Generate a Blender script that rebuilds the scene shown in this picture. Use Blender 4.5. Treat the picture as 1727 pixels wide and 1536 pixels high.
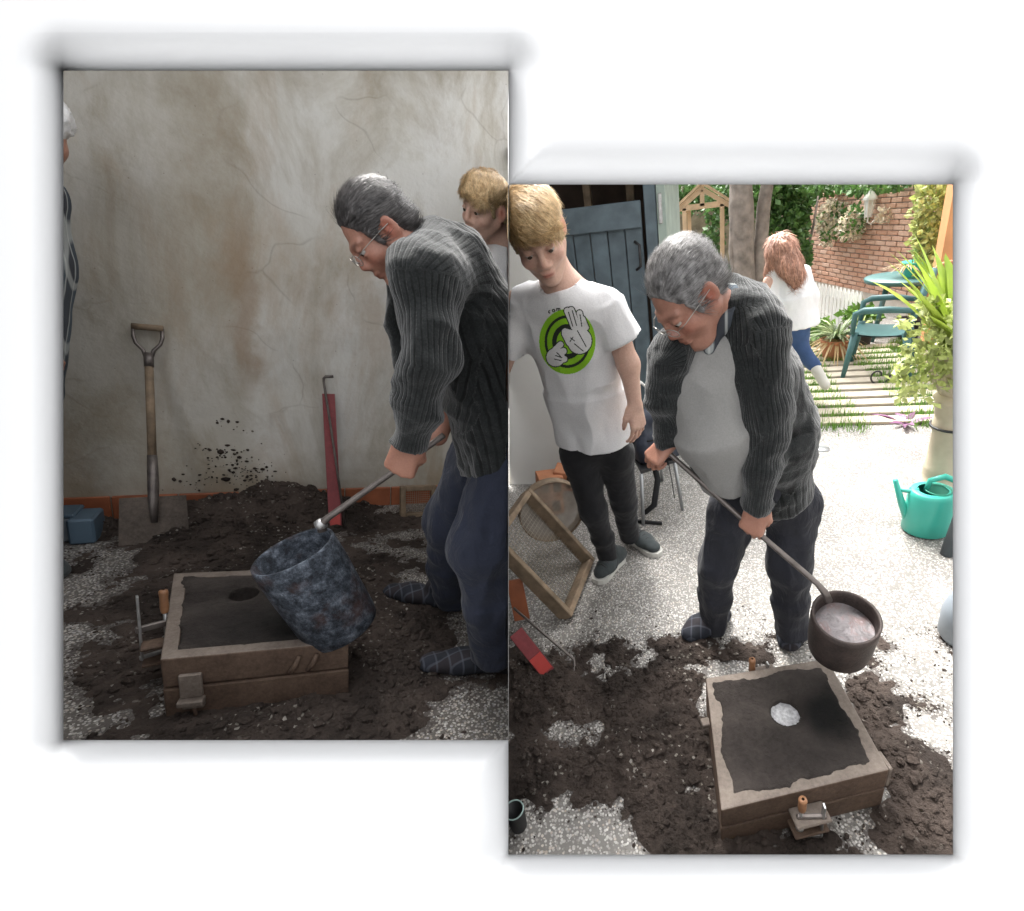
import bpy, bmesh, math, random
import numpy as np
from mathutils import Vector, Matrix
from mathutils.bvhtree import BVHTree

for o in list(bpy.data.objects): bpy.data.objects.remove(o)
scene = bpy.context.scene
random.seed(7); RNG = np.random.default_rng(7)

# ------------------------------------------------------------------ camera, sky, sun, exposure
F, CX, CY = 840., 1030., 790.            # focal length and principal point in pixels of a 1727 x 1536 picture
PW, PH = 1727., 1536.
def _dirs(g, f, cx, cy):
    d = np.stack([(g[:,0]-cx)/f, (g[:,1]-cy)/f, np.ones(len(g))], 1)
    return d/np.linalg.norm(d, axis=1)[:,None]
def _turn(x0, x1, y0, y1, f0, c0):
    g = np.array([(x, y) for x in np.linspace(x0,x1,9) for y in np.linspace(y0,y1,11)], float)
    a = _dirs(g, f0, *c0); b = _dirs(g, F, CX, CY)
    U, S_, Vt = np.linalg.svd(b.T@a)
    return U@np.diag([1,1,np.sign(np.linalg.det(U@Vt))])@Vt
def _pose(R, f0, cy0, yh):
    th = math.atan((cy0-yh)/f0)
    X = np.array([1,0,0.]); Z = np.array([0, math.cos(th), -math.sin(th)]); Y = np.cross(Z, X)
    return np.stack([X,Y,Z], 1)@R.T
class Stage:
    """one of the two places: M turns camera axes into its own axes, C is the camera there, W puts it in the world"""
    def __init__(s, M, C, W): s.M, s.C, s.W = M, np.array(C, float), W
    def ray(s, px, py): return s.M@np.array([(px-CX)/F, (py-CY)/F, 1.])
    def G(s, px, py, z=0.): d = s.ray(px,py); return s.C + d*((z-s.C[2])/d[2])
    def V(s, px, py, Y): d = s.ray(px,py); return s.C + d*((Y-s.C[1])/d[1])
    def proj(s, p):
        q = s.M.T@(np.asarray(p)-s.C); return q[0]/q[2]*F+CX, q[1]/q[2]*F+CY
MR = _pose(_turn(857,1607,311,1441,770,(1231,876)), 770, 876, 380)
ML = _pose(_turn(107,857,119,1248,1150,(482,683)), 1150, 683, 450)
CR = np.array([0,0,1.62]); CL = np.array([0,0,1.2])
RW = MR@ML.T; tW = CR - RW@CL
WL = Matrix([list(RW[i])+[tW[i]] for i in range(3)]+[[0,0,0,1]])
RS = Stage(MR, CR, Matrix.Identity(4))     # the courtyard
LS = Stage(ML, CL, WL)                     # the workshop
# plane of the partition between the two (unit normal towards the workshop)
def _pn(st):
    n = np.cross(st.ray(857.5,0), st.ray(857.5,1536)); return n/np.linalg.norm(n)
LS.n = _pn(LS); RS.n = _pn(RS)
if LS.n@LS.ray(400,700) < 0: LS.n = -LS.n
if RS.n@RS.ray(400,700) < 0: RS.n = -RS.n

cam_d = bpy.data.cameras.new('camera'); cam = bpy.data.objects.new('camera', cam_d)
scene.collection.objects.link(cam); scene.camera = cam
cam_d.sensor_fit = 'HORIZONTAL'; cam_d.sensor_width = 36; cam_d.lens = 36*F/PW
cam_d.shift_x = (PW/2-CX)/PW; cam_d.shift_y = (CY-PH/2)/PW
cam_d.clip_start = 0.05; cam_d.clip_end = 400
cam.matrix_world = Matrix([[MR[i][0], -MR[i][1], -MR[i][2], CR[i]] for i in range(3)]+[[0,0,0,1]])

SUN_EL, SUN_AZ = math.radians(56), math.radians(-25)       # azimuth from +Y towards +X
sun_dir = Vector((math.sin(SUN_AZ)*math.cos(SUN_EL), math.cos(SUN_AZ)*math.cos(SUN_EL), math.sin(SUN_EL)))
world = bpy.data.worlds.new('World'); scene.world = world; world.use_nodes = True
wn = world.node_tree; bg = wn.nodes['Background']
sky = wn.nodes.new('ShaderNodeTexSky'); sky.sky_type = 'NISHITA'; sky.sun_disc = False
sky.sun_elevation = SUN_EL; sky.sun_rotation = SUN_AZ; sky.dust_density = 6.0; sky.air_density = 1.0; sky.ozone_density = 1.0
hs = wn.nodes.new('ShaderNodeHueSaturation'); hs.inputs['Saturation'].default_value = 0.07
wn.links.new(sky.outputs[0], hs.inputs['Color']); wn.links.new(hs.outputs[0], bg.inputs[0])
bg.inputs[1].default_value = 0.15
sun_d = bpy.data.lights.new('sun', 'SUN'); sun = bpy.data.objects.new('sun', sun_d); scene.collection.objects.link(sun)
sun_d.energy = 1.5; sun_d.angle = math.radians(20); sun_d.color = (1, .96, .9)
sun.rotation_euler = sun_dir.to_track_quat('Z', 'Y').to_euler()
vs = scene.view_settings; vs.view_transform = 'Standard'; vs.look = 'None'; vs.exposure = 2.12; vs.gamma = 1; vs.use_curve_mapping = False

# ------------------------------------------------------------------ naming and linking
BASE = {}
def A(*v): return np.array(v, float)
def nrm(v): v = np.asarray(v, float); return v/max(np.linalg.norm(v), 1e-9)
def _tag(o, label=None, cat=None, group=None, kind=None):
    if label: o['label'] = label
    if cat: o['category'] = cat
    if group: o['group'] = group
    if kind: o['kind'] = kind
    return o
def thing(st, name, label, cat, base, group=None):
    o = bpy.data.objects.new(name, None); scene.collection.objects.link(o); o.empty_display_size = .05
    o.matrix_world = st.W@Matrix.Translation(Vector(base)); BASE[o.name] = np.array(base, float)
    return _tag(o, label, cat, group)
class MB:
    """collects shapes in stage coordinates and links them as ONE mesh object"""
    def __init__(s): s.v = []; s.f = []; s.m = []; s.n = 0; s.sm = []
    def add(s, v, f, m=0, smooth=False):
        v = np.asarray(v, float).reshape(-1,3); s.v.append(v)
        for q in f: s.f.append(tuple(int(i)+s.n for i in q)); s.m.append(m); s.sm.append(smooth)
        s.n += len(v); return s
    def box(s, c, size, R=None, m=0, taper=None, bev=0.0):
        h = np.asarray(size, float)/2
        R = np.eye(3) if R is None else np.asarray(R, float)
        if bev > 0:
            b = min(bev, h.min()*.9); vs_ = []; 
            for sx in (-1,1):
                for sy in (-1,1):
                    for sz in (-1,1):
                        vs_ += [(sx*h[0], sy*(h[1]-b), sz*(h[2]-b)), (sx*(h[0]-b), sy*h[1], sz*(h[2]-b)), (sx*(h[0]-b), sy*(h[1]-b), sz*h[2])]
            bm = bmesh.new()
            for q in vs_: bm.verts.new(q)
            r = bmesh.ops.convex_hull(bm, input=bm.verts)
            bm.verts.index_update()
            v = np.array([q.co[:] for q in bm.verts]); f = [[w.index for w in q.verts] for q in bm.faces]; bm.free()
        else:
            v = np.array([(x,y,z) for x in (-1,1) for y in (-1,1) for z in (-1,1)], float)*h
            f = [(0,1,3,2),(4,6,7,5),(0,4,5,1),(2,3,7,6),(0,2,6,4),(1,5,7,3)]
        if taper is not None:
            t = (v[:,2]+h[2])/(2*h[2]); v[:,0] *= 1+(taper-1)*t; v[:,1] *= 1+(taper-1)*t
        return s.add(v@R.T+np.asarray(c, float), f, m)
    def bar(s, a, b, w, h, up=(0,0,1), m=0, bev=0.0):
        a, b = np.asarray(a,float), np.asarray(b,float); z = nrm(b-a); x = np.cross(up, z)
        if np.linalg.norm(x) < 1e-4: x = np.cross((0,1,0), z)
        x = nrm(x); y = np.cross(z, x)
        return s.box((a+b)/2, (w,h,np.linalg.norm(b-a)), np.stack([x,y,z],1), m, bev=bev)
    def tube(s, pts, r, n=8, m=0, caps=True, smooth=True, flat=1.0, ref=None):
        P = np.asarray(pts, float); k = len(P); r = np.broadcast_to(np.asarray(r, float), (k,))
        T = np.gradient(P, axis=0); ref = np.array((0.13,0.31,0.94)) if ref is None else np.asarray(ref, float)
        V_ = []; u = None
        for i in range(k):
            t = nrm(T[i]); 
            if u is None: u = nrm(np.cross(ref, t)) if np.linalg.norm(np.cross(ref,t)) > 1e-3 else nrm(np.cross((1,0,0), t))
            u = nrm(u-t*(u@t)); w = np.cross(t, u)
            a = np.arange(n)*2*math.pi/n
            V_.append(P[i]+r[i]*(np.cos(a)[:,None]*u+flat*np.sin(a)[:,None]*w))
        f = [(i*n+j, i*n+(j+1)%n, (i+1)*n+(j+1)%n, (i+1)*n+j) for i in range(k-1) for j in range(n)]
        if caps: f += [tuple(range(n))[::-1], tuple((k-1)*n+j for j in range(n))]
        return s.add(np.concatenate(V_), f, m, smooth)
    def lathe(s, prof, o, axis=(0,0,1), n=24, m=0, smooth=True, xdir=None, sx=1.0, caps=False):
        """prof: (radius, height) pairs along the axis; closed surface of revolution"""
        z = nrm(axis); x = nrm(np.cross((0,1,0) if abs(z[1])<.9 else (1,0,0), z)) if xdir is None else nrm(xdir); y = np.cross(z, x)
        a = np.arange(n)*2*math.pi/n; V_ = []
        for r, h in prof: V_.append(np.asarray(o,float)+h*z+r*(sx*np.cos(a)[:,None]*x+np.sin(a)[:,None]*y))
        k = len(prof)
        f = [(i*n+j, i*n+(j+1)%n, (i+1)*n+(j+1)%n, (i+1)*n+j) for i in range(k-1) for j in range(n)]
        if caps and prof[0][0] > 1e-4: f.append(tuple(range(n))[::-1])
        if caps and prof[-1][0] > 1e-4: f.append(tuple((k-1)*n+j for j in range(n)))
        return s.add(np.concatenate(V_), f, m, smooth)
    def prism(s, poly, n_, d, m=0, smooth=False):
        """poly: 3-D outline points, extruded by d along n_"""
        P = np.asarray(poly, float); Q = P+np.asarray(n_, float)*d; k = len(P)
        f = [tuple(range(k))[::-1], tuple(range(k,2*k))]+[(i,(i+1)%k,k+(i+1)%k,k+i) for i in range(k)]
        return s.add(np.concatenate([P,Q]), f, m, smooth)
    def grid(s, P, m=0, smooth=True, mask=None):
        P = np.asarray(P, float); a, b = P.shape[:2]
        f = [(i*b+j, (i+1)*b+j, (i+1)*b+j+1, i*b+j+1) for i in range(a-1) for j in range(b-1) if mask is None or mask[i,j]]
        return s.add(P.reshape(-1,3), f, m, smooth)
    def clip(s, st):
        """push what would cross the partition back to it"""
        sg = 1 if st is LS else -1
        for v in s.v:
            d = (v-st.C)@(st.n*sg); b = d < .001; v[b,0] += (.001-d[b])/(st.n[0]*sg)
        return s
    def build(s, name, mats, parent=None, st=None, base=None):
        V_ = np.concatenate(s.v) if s.v else np.zeros((0,3))
        if parent is not None: b = BASE[parent.name]
        else: b = V_.mean(0)*A(1,1,0)+A(0,0,V_[:,2].min()) if base is None else np.asarray(base, float)
        me = bpy.data.meshes.new(name); me.from_pydata((V_-b).tolist(), [], s.f)
        for q in (mats if isinstance(mats, (list,tuple)) else [mats]): me.materials.append(q)
        me.polygons.foreach_set('material_index', s.m); me.polygons.foreach_set('use_smooth', s.sm); me.update()
        bm = bmesh.new(); bm.from_mesh(me); bmesh.ops.recalc_face_normals(bm, faces=bm.faces); bm.to_mesh(me); bm.free()
        o = bpy.data.objects.new(name, me); scene.collection.objects.link(o); BASE[o.name] = b
        if parent is not None: o.parent = parent
        else: o.matrix_world = st.W@Matrix.Translation(Vector(b))
        return o
def part(name, mb, mats, parent): return mb.build(name, mats, parent)
def sub(name, mb, mats, parent): return mb.build(name, mats, parent)

# numpy value noise
def _h(i, j, k, seed):
    n = (i*374761393 + j*668265263 + k*2147483647 + seed*974634777) & 0xFFFFFFFF
    n = ((n ^ (n >> 13))*1274126177) & 0xFFFFFFFF
    n = ((n ^ (n >> 16))*2246822519) & 0xFFFFFFFF
    return ((n ^ (n >> 15)) & 0xFFFF)/65535.
def noise(P, scale=1., seed=0):
    P = np.asarray(P, float)*scale; I = np.floor(P).astype(np.int64); f = P-I; f = f*f*(3-2*f)
    r = 0
    for dx in (0,1):
        for dy in (0,1):
            for dz in (0,1):
                w = (f[...,0] if dx else 1-f[...,0])*(f[...,1] if dy else 1-f[...,1])*(f[...,2] if dz else 1-f[...,2])
                r = r + w*_h(I[...,0]+dx, I[...,1]+dy, I[...,2]+dz, seed)
    return r*2-1
def fbm(P, scale=1., seed=0, oct_=4, gain=.5):
    r = 0; a = 1.
    for o in range(oct_): r = r+a*noise(P, scale*2**o, seed+o*17); a *= gain
    return r
# ------------------------------------------------------------------ materials
class N:
    def __init__(s, name):
        s.m = bpy.data.materials.new(name); s.m.use_nodes = True; s.t = s.m.node_tree
        s.b = s.t.nodes['Principled BSDF']; s._co = None
    def n(s, typ, **kw):
        x = s.t.nodes.new(typ)
        for k, v in kw.items():
            if k.startswith('_'): x.inputs[int(k[1:])].default_value = v
            else: setattr(x, k, v)
        return x
    def l(s, a, b): s.t.links.new(a, b)
    def co(s, scale=(1,1,1), obj=True, rot=(0,0,0), loc=(0,0,0)):
        tc = s.n('ShaderNodeTexCoord'); mp = s.n('ShaderNodeMapping'); s.l(tc.outputs['Object' if obj else 'Generated'], mp.inputs[0])
        mp.inputs['Scale'].default_value = scale; mp.inputs['Rotation'].default_value = rot; mp.inputs['Location'].default_value = loc
        return mp.outputs[0]
    def noise(s, scale, detail=4, rough=.55, co=None, dist=0.):
        x = s.n('ShaderNodeTexNoise'); x.inputs['Scale'].default_value = scale; x.inputs['Detail'].default_value = detail
        x.inputs['Roughness'].default_value = rough; x.inputs['Distortion'].default_value = dist
        s.l(co if co is not None else s.co(), x.inputs['Vector']); return x.outputs['Fac']
    def vor(s, scale, co=None, feature='F1', out='Distance', rnd=1.):
        x = s.n('ShaderNodeTexVoronoi', feature=feature); x.inputs['Scale'].default_value = scale; x.inputs['Randomness'].default_value = rnd
        s.l(co if co is not None else s.co(), x.inputs['Vector']); return x.outputs[out]
    def ramp(s, fac, stops, interp='LINEAR'):
        x = s.n('ShaderNodeValToRGB'); x.color_ramp.interpolation = interp; e = x.color_ramp.elements
        while len(e) < len(stops): e.new(.5)
        for q, (p, c) in zip(e, stops):
            q.position = p; q.color = (*c, 1) if hasattr(c, '__len__') else (c, c, c, 1)
        s.l(fac, x.inputs[0]); return x.outputs[0]
    def mix(s, fac, a, b, typ='MIX'):
        x = s.n('ShaderNodeMix', data_type='RGBA', blend_type=typ)
        for sock, v in ((x.inputs[0], fac), (x.inputs[6], a), (x.inputs[7], b)):
            if hasattr(v, 'is_output'): s.l(v, sock)
            elif hasattr(v, '__len__'): sock.default_value = (*v, 1)
            else: sock.default_value = v if sock.type == 'VALUE' else (v, v, v, 1)
        return x.outputs[2]
    def math(s, op, a, b=0.):
        x = s.n('ShaderNodeMath', operation=op)
        for i, v in enumerate((a, b)):
            if hasattr(v, 'is_output'): s.l(v, x.inputs[i])
            else: x.inputs[i].default_value = v
        return x.outputs[0]
    def col(s, c):
        if hasattr(c, 'is_output'): s.l(c, s.b.inputs['Base Color'])
        else: s.b.inputs['Base Color'].default_value = (*c, 1)
        return s
    def set(s, rough=.6, metal=0., spec=None):
        for k, v in (('Roughness', rough), ('Metallic', metal), ('Specular IOR Level', spec)):
            if v is None: continue
            if hasattr(v, 'is_output'): s.l(v, s.b.inputs[k])
            else: s.b.inputs[k].default_value = v
        return s
    def bump(s, h, strength=.4, dist=.01):
        x = s.n('ShaderNodeBump'); x.inputs['Strength'].default_value = strength; x.inputs['Distance'].default_value = dist
        s.l(h, x.inputs['Height'])
        prev = s.b.inputs['Normal'].links
        if prev: s.l(prev[0].from_socket, x.inputs['Normal'])
        s.l(x.outputs[0], s.b.inputs['Normal']); return s
def simple(name, c, rough=.6, metal=0., var=.25, vs_=8., bump=.0, bs=60., spec=None):
    k = N(name); c = np.array(c)
    k.col(k.ramp(k.noise(vs_, 5), [(.25, tuple(c*(1-var))), (.75, tuple(np.minimum(c*(1+var), .95)))])).set(rough, metal, spec)
    if bump: k.bump(k.noise(bs, 4), bump, .004)
    return k.m
M = {}
def pebble(name, dark, cols, scale):
    k = N(name); co = k.co()
    cell = k.vor(scale, co, out='Color'); dist = k.vor(scale, co, feature='DISTANCE_TO_EDGE')
    sep = k.n('ShaderNodeSeparateColor'); k.l(cell, sep.inputs[0])
    peb = k.ramp(sep.outputs[0], cols, 'CONSTANT')
    peb = k.mix(.35, peb, k.ramp(sep.outputs[1], [(0,(.2,.18,.16)),(1,(.85,.83,.8))]))
    f1 = k.vor(scale, co, out='Distance'); edge = k.ramp(f1, [(.44,1),(.58,0)])
    size = k.ramp(sep.outputs[2], [(.12,0),(.16,1)])
    f = k.mix(1., edge, size, 'MULTIPLY')
    c = k.mix(f, dark, peb)
    worn = k.ramp(k.noise(2.2, 6, .6, co), [(.42,1),(.7,.62)])
    c = k.mix(1., c, worn, 'MULTIPLY')
    at = k.n('ShaderNodeAttribute'); at.attribute_name = 'grime'
    gn = k.math('ADD', k.math('MULTIPLY', at.outputs['Fac'], .95), k.math('ADD', k.math('MULTIPLY', k.math('SUBTRACT', k.noise(20, 6, .7, co), .5), 1.5), k.math('MULTIPLY', k.math('SUBTRACT', k.noise(95, 4, .7, co), .5), 1.1)))
    gn = k.math('SUBTRACT', gn, k.math('MULTIPLY', edge, .30)); gm = k.ramp(gn, [(.25,0),(.75,1)])
    c = k.mix(k.math('MULTIPLY', gm, .93), c, k.ramp(k.noise(40,5,.7,co), [(.3,(.022,.018,.016)),(.7,(.075,.062,.054))]))
    k.col(c).set(.55); k.bump(edge, .5, .004)
    return k.m
M['pebble_in'] = pebble('pebble floor grey', (.10,.09,.08), [(0,(.24,.225,.2)),(.2,(.15,.14,.13)),(.38,(.34,.32,.29)),(.55,(.12,.125,.14)),(.7,(.28,.23,.175)),(.85,(.36,.35,.32))], 125.)
M['pebble_out'] = pebble('pebble paving pale', (.19,.18,.165), [(0,(.42,.40,.37)),(.2,(.30,.28,.26)),(.4,(.52,.50,.47)),(.6,(.22,.21,.2)),(.75,(.44,.37,.30)),(.88,(.54,.52,.49))], 120.)
def dirtmat(name, a, b, pk_=.75):
    k = N(name); co = k.co()
    dust = k.ramp(k.noise(3.2, 7, .62, co, .4), [(.42,0),(.62,1)])
    n1 = k.noise(9, 8, .65, co); n2 = k.noise(70, 6, .7, co)
    c = k.ramp(n1, [(.3,a),(.7,b)])
    c = k.mix(.35, c, k.ramp(n2, [(.35,tuple(np.array(a)*.6)),(.7,tuple(np.array(b)*1.3))]))
    c = k.mix(k.math('MULTIPLY', dust, .6), c, tuple(np.array(b)*2.1))
    cs = k.vor(120, co, out='Color'); sp2 = k.n('ShaderNodeSeparateColor'); k.l(cs, sp2.inputs[0])
    pk = k.math('MULTIPLY', k.ramp(sp2.outputs[0], [(.955,0),(.965,1)]), k.ramp(k.noise(3.7, 5, .6, k.co(loc=(4,1,0))), [(.46,0),(.6,1)]))
    c = k.mix(k.math('MULTIPLY', pk, pk_), c, k.ramp(sp2.outputs[1], [(0,(.2,.18,.15)),(1,(.5,.47,.42))]))
    k.col(c).set(.9, spec=.2); k.bump(n2, .9, .016); k.bump(k.noise(220, 4, .7, co), .5, .004); return k.m
M['dirt'] = dirtmat('black casting sand', (.018,.014,.012), (.052,.040,.034))
M['sand'] = dirtmat('packed moulding sand', (.024,.020,.018), (.05,.042,.038), 0.)
# plaster wall: limewash with damp stains
k = N('stained plaster'); co = k.co()
base = k.ramp(k.noise(1.1, 8, .6, co, .3), [(.3,(.45,.42,.36)),(.5,(.60,.585,.545)),(.72,(.68,.68,.665))])
st1 = k.ramp(k.noise(2.3, 9, .68, k.co((1.,1.,.45)), .6), [(.46,0),(.66,1)])
c = k.mix(k.math('MULTIPLY', st1, .8), base, (.31,.265,.195))
st2 = k.ramp(k.noise(1.6, 8, .7, k.co((1.6,1.,.5), loc=(3.1,0,1.7)), .5), [(.50,0),(.62,1)])
c = k.mix(k.math('MULTIPLY', st2, .4), c, (.40,.30,.21))
sp = k.ramp(k.vor(16, k.co(loc=(.3,0,.2))), [(.03,1),(.055,0)])
c = k.mix(k.math('MULTIPLY', sp, .5), c, (.08,.06,.05))
dco = k.n('ShaderNodeVectorMath', operation='ADD'); nz = k.n('ShaderNodeTexNoise'); nz.inputs['Scale'].default_value = 4; k.l(co, nz.inputs['Vector']); sc_n = k.n('ShaderNodeVectorMath', operation='SCALE'); sc_n.inputs['Scale'].default_value = .22; k.l(nz.outputs['Color'], sc_n.inputs[0]); k.l(co, dco.inputs[0]); k.l(sc_n.outputs[0], dco.inputs[1])
crk = k.math('MULTIPLY', k.ramp(k.vor(2.6, dco.outputs[0], feature='DISTANCE_TO_EDGE'), [(.0,1),(.018,0)]), k.ramp(k.noise(2.4, 3, .5, k.co(loc=(7,0,3))), [(.52,0),(.60,1)]))
c = k.mix(k.math('MULTIPLY', crk, .28), c, (.16,.13,.10)); k.bump(crk, -.6, .012)
M['plaster_nodes'] = (k, c, co)
k.bump(k.noise(28, 6, .6, co), .30, .008); k.bump(k.noise(4, 5, .6, co), .35, .03); k.set(.9, spec=.15)
M['plaster'] = k.m
M['white_board'] = simple('matt white board', (.88,.88,.88), .9, var=.01, vs_=2)
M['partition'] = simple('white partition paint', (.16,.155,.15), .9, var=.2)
M['render_pale'] = simple('pale shade slab paint', (.6,.58,.55), .9, var=.08)
def rusty(name, a, b, rough=.75, metal=.25, s=14):
    k = N(name); co = k.co(); n1 = k.noise(s, 8, .65, co)
    c = k.ramp(n1, [(.32,a),(.52,tuple((np.array(a)+np.array(b))/2)),(.68,b)])
    k.col(k.mix(.4, c, k.ramp(k.noise(s*7, 5, .7, co), [(.3,tuple(np.array(a)*.6)),(.7,b)]))).set(rough, metal); k.bump(k.noise(s*6, 6, .7, co), .4, .004); return k.m
M['flask'] = rusty('rusty flask steel', (.055,.032,.022), (.165,.11,.078))
M['flask_top'] = rusty('worn flask flange', (.11,.085,.068), (.235,.195,.165), .7, .15)
M['steel'] = simple('worn bright steel', (.42,.42,.42), .42, .85, .3, 30, .2)
M['dark_steel'] = simple('dark rod steel', (.16,.14,.13), .45, .7, .35, 25, .2)
M['iron'] = simple('blackened iron', (.045,.043,.045), .5, .6, .5, 22, .3)
k = N('scaled iron pot'); co = k.co()
n1 = k.noise(26, 9, .8, co); c = k.ramp(n1, [(.40,(.018,.021,.027)),(.5,(.06,.072,.092)),(.6,(.16,.185,.225)),(.72,(.40,.44,.50))])
c = k.mix(k.ramp(k.noise(6, 5, .6, k.co(loc=(1,2,0))), [(.58,0),(.72,.7)]), c, (.085,.032,.018))
k.col(c).set(k.ramp(n1, [(.4,.6),(.7,.38)]), .55); k.bump(n1, .9, .012); M['pot_in'] = k.m
M['pot_out'] = rusty('burnt iron pot', (.022,.018,.017), (.085,.062,.055), .6, .4, 18)
M['wood_old'] = simple('old grey wood', (.20,.145,.095), .75, 0, .45, 18, .4, 90)
M['wood_handle'] = simple('varnished handle wood', (.24,.115,.055), .5, 0, .35, 20, .2)
M['red'] = rusty('chipped red paint', (.16,.012,.016), (.25,.03,.036), .5, 0., 7)
M['red_new'] = simple('bright red paint', (.42,.03,.022), .45, 0, .2)
M['tile_red'] = simple('terracotta skirting tile', (.30,.095,.042), .55, 0, .3, 9, .15)
M['terracotta'] = simple('terracotta', (.48,.2,.1), .7, 0, .22, 10, .2)
M['mesh_wire'] = simple('sieve wire', (.30,.26,.21), .6, .4, .2)
k = N('fine sieve cloth'); co = k.co()
k.col(k.ramp(k.noise(9, 6, .6, co), [(.3,(.30,.25,.2)),(.7,(.5,.45,.38))])).set(.7, .1)
tr = k.n('ShaderNodeBsdfTransparent'); mxs = k.n('ShaderNodeMixShader'); mxs.inputs[0].default_value = .62
k.l(tr.outputs[0], mxs.inputs[1]); k.l(k.b.outputs[0], mxs.inputs[2]); k.l(mxs.outputs[0], k.t.nodes['Material Output'].inputs[0]); M['sieve'] = k.m
M['plastic_blue'] = simple('blue grey plastic', (.07,.11,.15), .5, 0, .15)
M['plastic_grey'] = simple('pale grey plastic', (.22,.25,.28), .5, 0, .15)
M['white'] = simple('white paint', (.8,.79,.76), .7, 0, .06)
M['black'] = simple('black plastic', (.018,.018,.02), .5, 0, .3)
k = N('aluminium skin'); co = k.co(); n1 = k.noise(60, 7, .7, co)
k.col(k.ramp(n1, [(.3,(.30,.30,.32)),(.5,(.6,.6,.62)),(.7,(.9,.9,.92))])).set(.4, .4); k.bump(n1, 1., .014); M['alu'] = k.m
k = N('dross on melt'); co = k.co(); n1 = k.noise(22, 8, .7, co, .6)
k.col(k.ramp(n1, [(.3,(.12,.105,.105)),(.5,(.25,.23,.235)),(.62,(.24,.17,.165)),(.70,(.46,.45,.46))])).set(.3, .5); k.bump(n1, .8, .012); M['dross'] = k.m
# cloth, skin, hair
def attr_skin(name, c, rough=.5):
    k = N(name); at = k.n('ShaderNodeVertexColor'); at.layer_name = 'tint'
    n1 = k.mix(.5, k.ramp(k.noise(40, 5, .6), [(.3,(.86,.80,.78)),(.7,(1.1,1.1,1.1))]), k.ramp(k.noise(180, 4, .7), [(.3,(.82,.74,.72)),(.7,(1.14,1.12,1.1))]))
    k.col(k.mix(1., k.mix(1., c, at.outputs[0], 'MULTIPLY'), n1, 'MULTIPLY')).set(rough)
    k.b.inputs['Subsurface Weight'].default_value = .12; k.b.inputs['Subsurface Radius'].default_value = (.012,.005,.003)
    k.bump(k.noise(220, 4), .3, .003); return k.m
M['skin_man'] = attr_skin('ruddy skin', (.38,.195,.14), .45)
M['skin_boy'] = attr_skin('fair skin', (.60,.40,.32), .5)
def hairmat(name, a, b, sc=(1,1,1)):
    k = N(name); at = k.n('ShaderNodeVertexColor'); at.layer_name = 'tint'
    k.col(k.mix(1., k.ramp(k.noise(45, 4, .6, k.co(sc)), [(.3,a),(.7,b)]), at.outputs[0], 'MULTIPLY')).set(.45); return k.m
M['hair_grey'] = hairmat('iron grey hair', (.05,.047,.046), (.30,.29,.285))
M['hair_dark'] = hairmat('dark grey hair', (.016,.014,.014), (.10,.092,.09))
M['hair_blond'] = hairmat('fair blond hair', (.36,.22,.09), (.74,.56,.32))
M['hair_auburn'] = hairmat('auburn hair', (.32,.15,.09), (.60,.34,.25))
M['hair_white'] = hairmat('white hair', (.6,.6,.6), (.85,.85,.85))
def knit(name, a, b, freq):
    k = N(name); at = k.n('ShaderNodeAttribute'); at.attribute_name = 'rib'
    w = k.math('SINE', k.math('MULTIPLY', at.outputs['Fac'], freq))
    rib = k.ramp(k.math('MULTIPLY_ADD', w, .5), [(.0,0),(.5,1)]) if False else k.ramp(k.math('ADD', k.math('MULTIPLY', w, .5), .5), [(.08,.12),(.42,1)])
    n1 = k.noise(14, 7, .7); n2 = k.noise(190, 4, .7)
    rib = k.mix(k.ramp(k.noise(9, 4, .6, k.co(loc=(2,0,1))), [(.35,.05),(.65,.75)]), rib, .75)
    c = k.ramp(n1, [(.32,a),(.68,b)]); c = k.mix(.5, c, k.ramp(n2, [(.3,tuple(np.array(a)*.4)),(.72,tuple(np.array(b)*1.8))]))
    k.col(k.mix(1., c, rib, 'MULTIPLY')).set(.95, spec=.1); k.bump(rib, .45, .006); k.bump(n2, .6, .003)
    k.b.inputs['Sheen Weight'].default_value = .35; k.b.inputs['Sheen Roughness'].default_value = .5
    return k.m
M['cardigan'] = knit('grey green knit wool', (.0075,.0083,.0088), (.026,.029,.029), 420.)
def cloth(name, c, var=.12, rough=.9, fine=240., sheen=.1, wr=7., wb=.22):
    k = N(name); c = np.array(c); n2 = k.noise(fine, 3, .6)
    k.col(k.mix(.3, k.ramp(k.noise(6, 5), [(.3,tuple(c*(1-var))),(.7,tuple(np.minimum(c*(1+var),.9)))]), k.ramp(n2, [(.3,tuple(c*.7)),(.7,tuple(np.minimum(c*1.3,.9)))]))).set(rough, spec=.2)
    k.bump(n2, .25, .002); k.bump(k.noise(wr, 4, .55, k.co((1,1,.6)), .8), wb, .03); k.b.inputs['Sheen Weight'].default_value = sheen; return k.m
M['tee_white'] = cloth('white cotton', (.72,.72,.735), .03)
M['tee_grey'] = cloth('pale grey cotton', (.25,.245,.235), .06)
M['jeans_black'] = cloth('black denim', (.016,.016,.018), .25)
M['trousers'] = cloth('charcoal work trousers', (.024,.025,.032), .3, wr=11, wb=.6)
M['trousers_blue'] = cloth('dark blue grey trousers', (.022,.026,.042), .3, wr=11, wb=.6)
M['jeans_blue'] = cloth('blue denim', (.045,.085,.19), .25)
M['coat_white'] = cloth('white jacket', (.84,.84,.85), .02)
M['collar_blue'] = cloth('pale blue shirt', (.46,.5,.66), .08)
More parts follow.
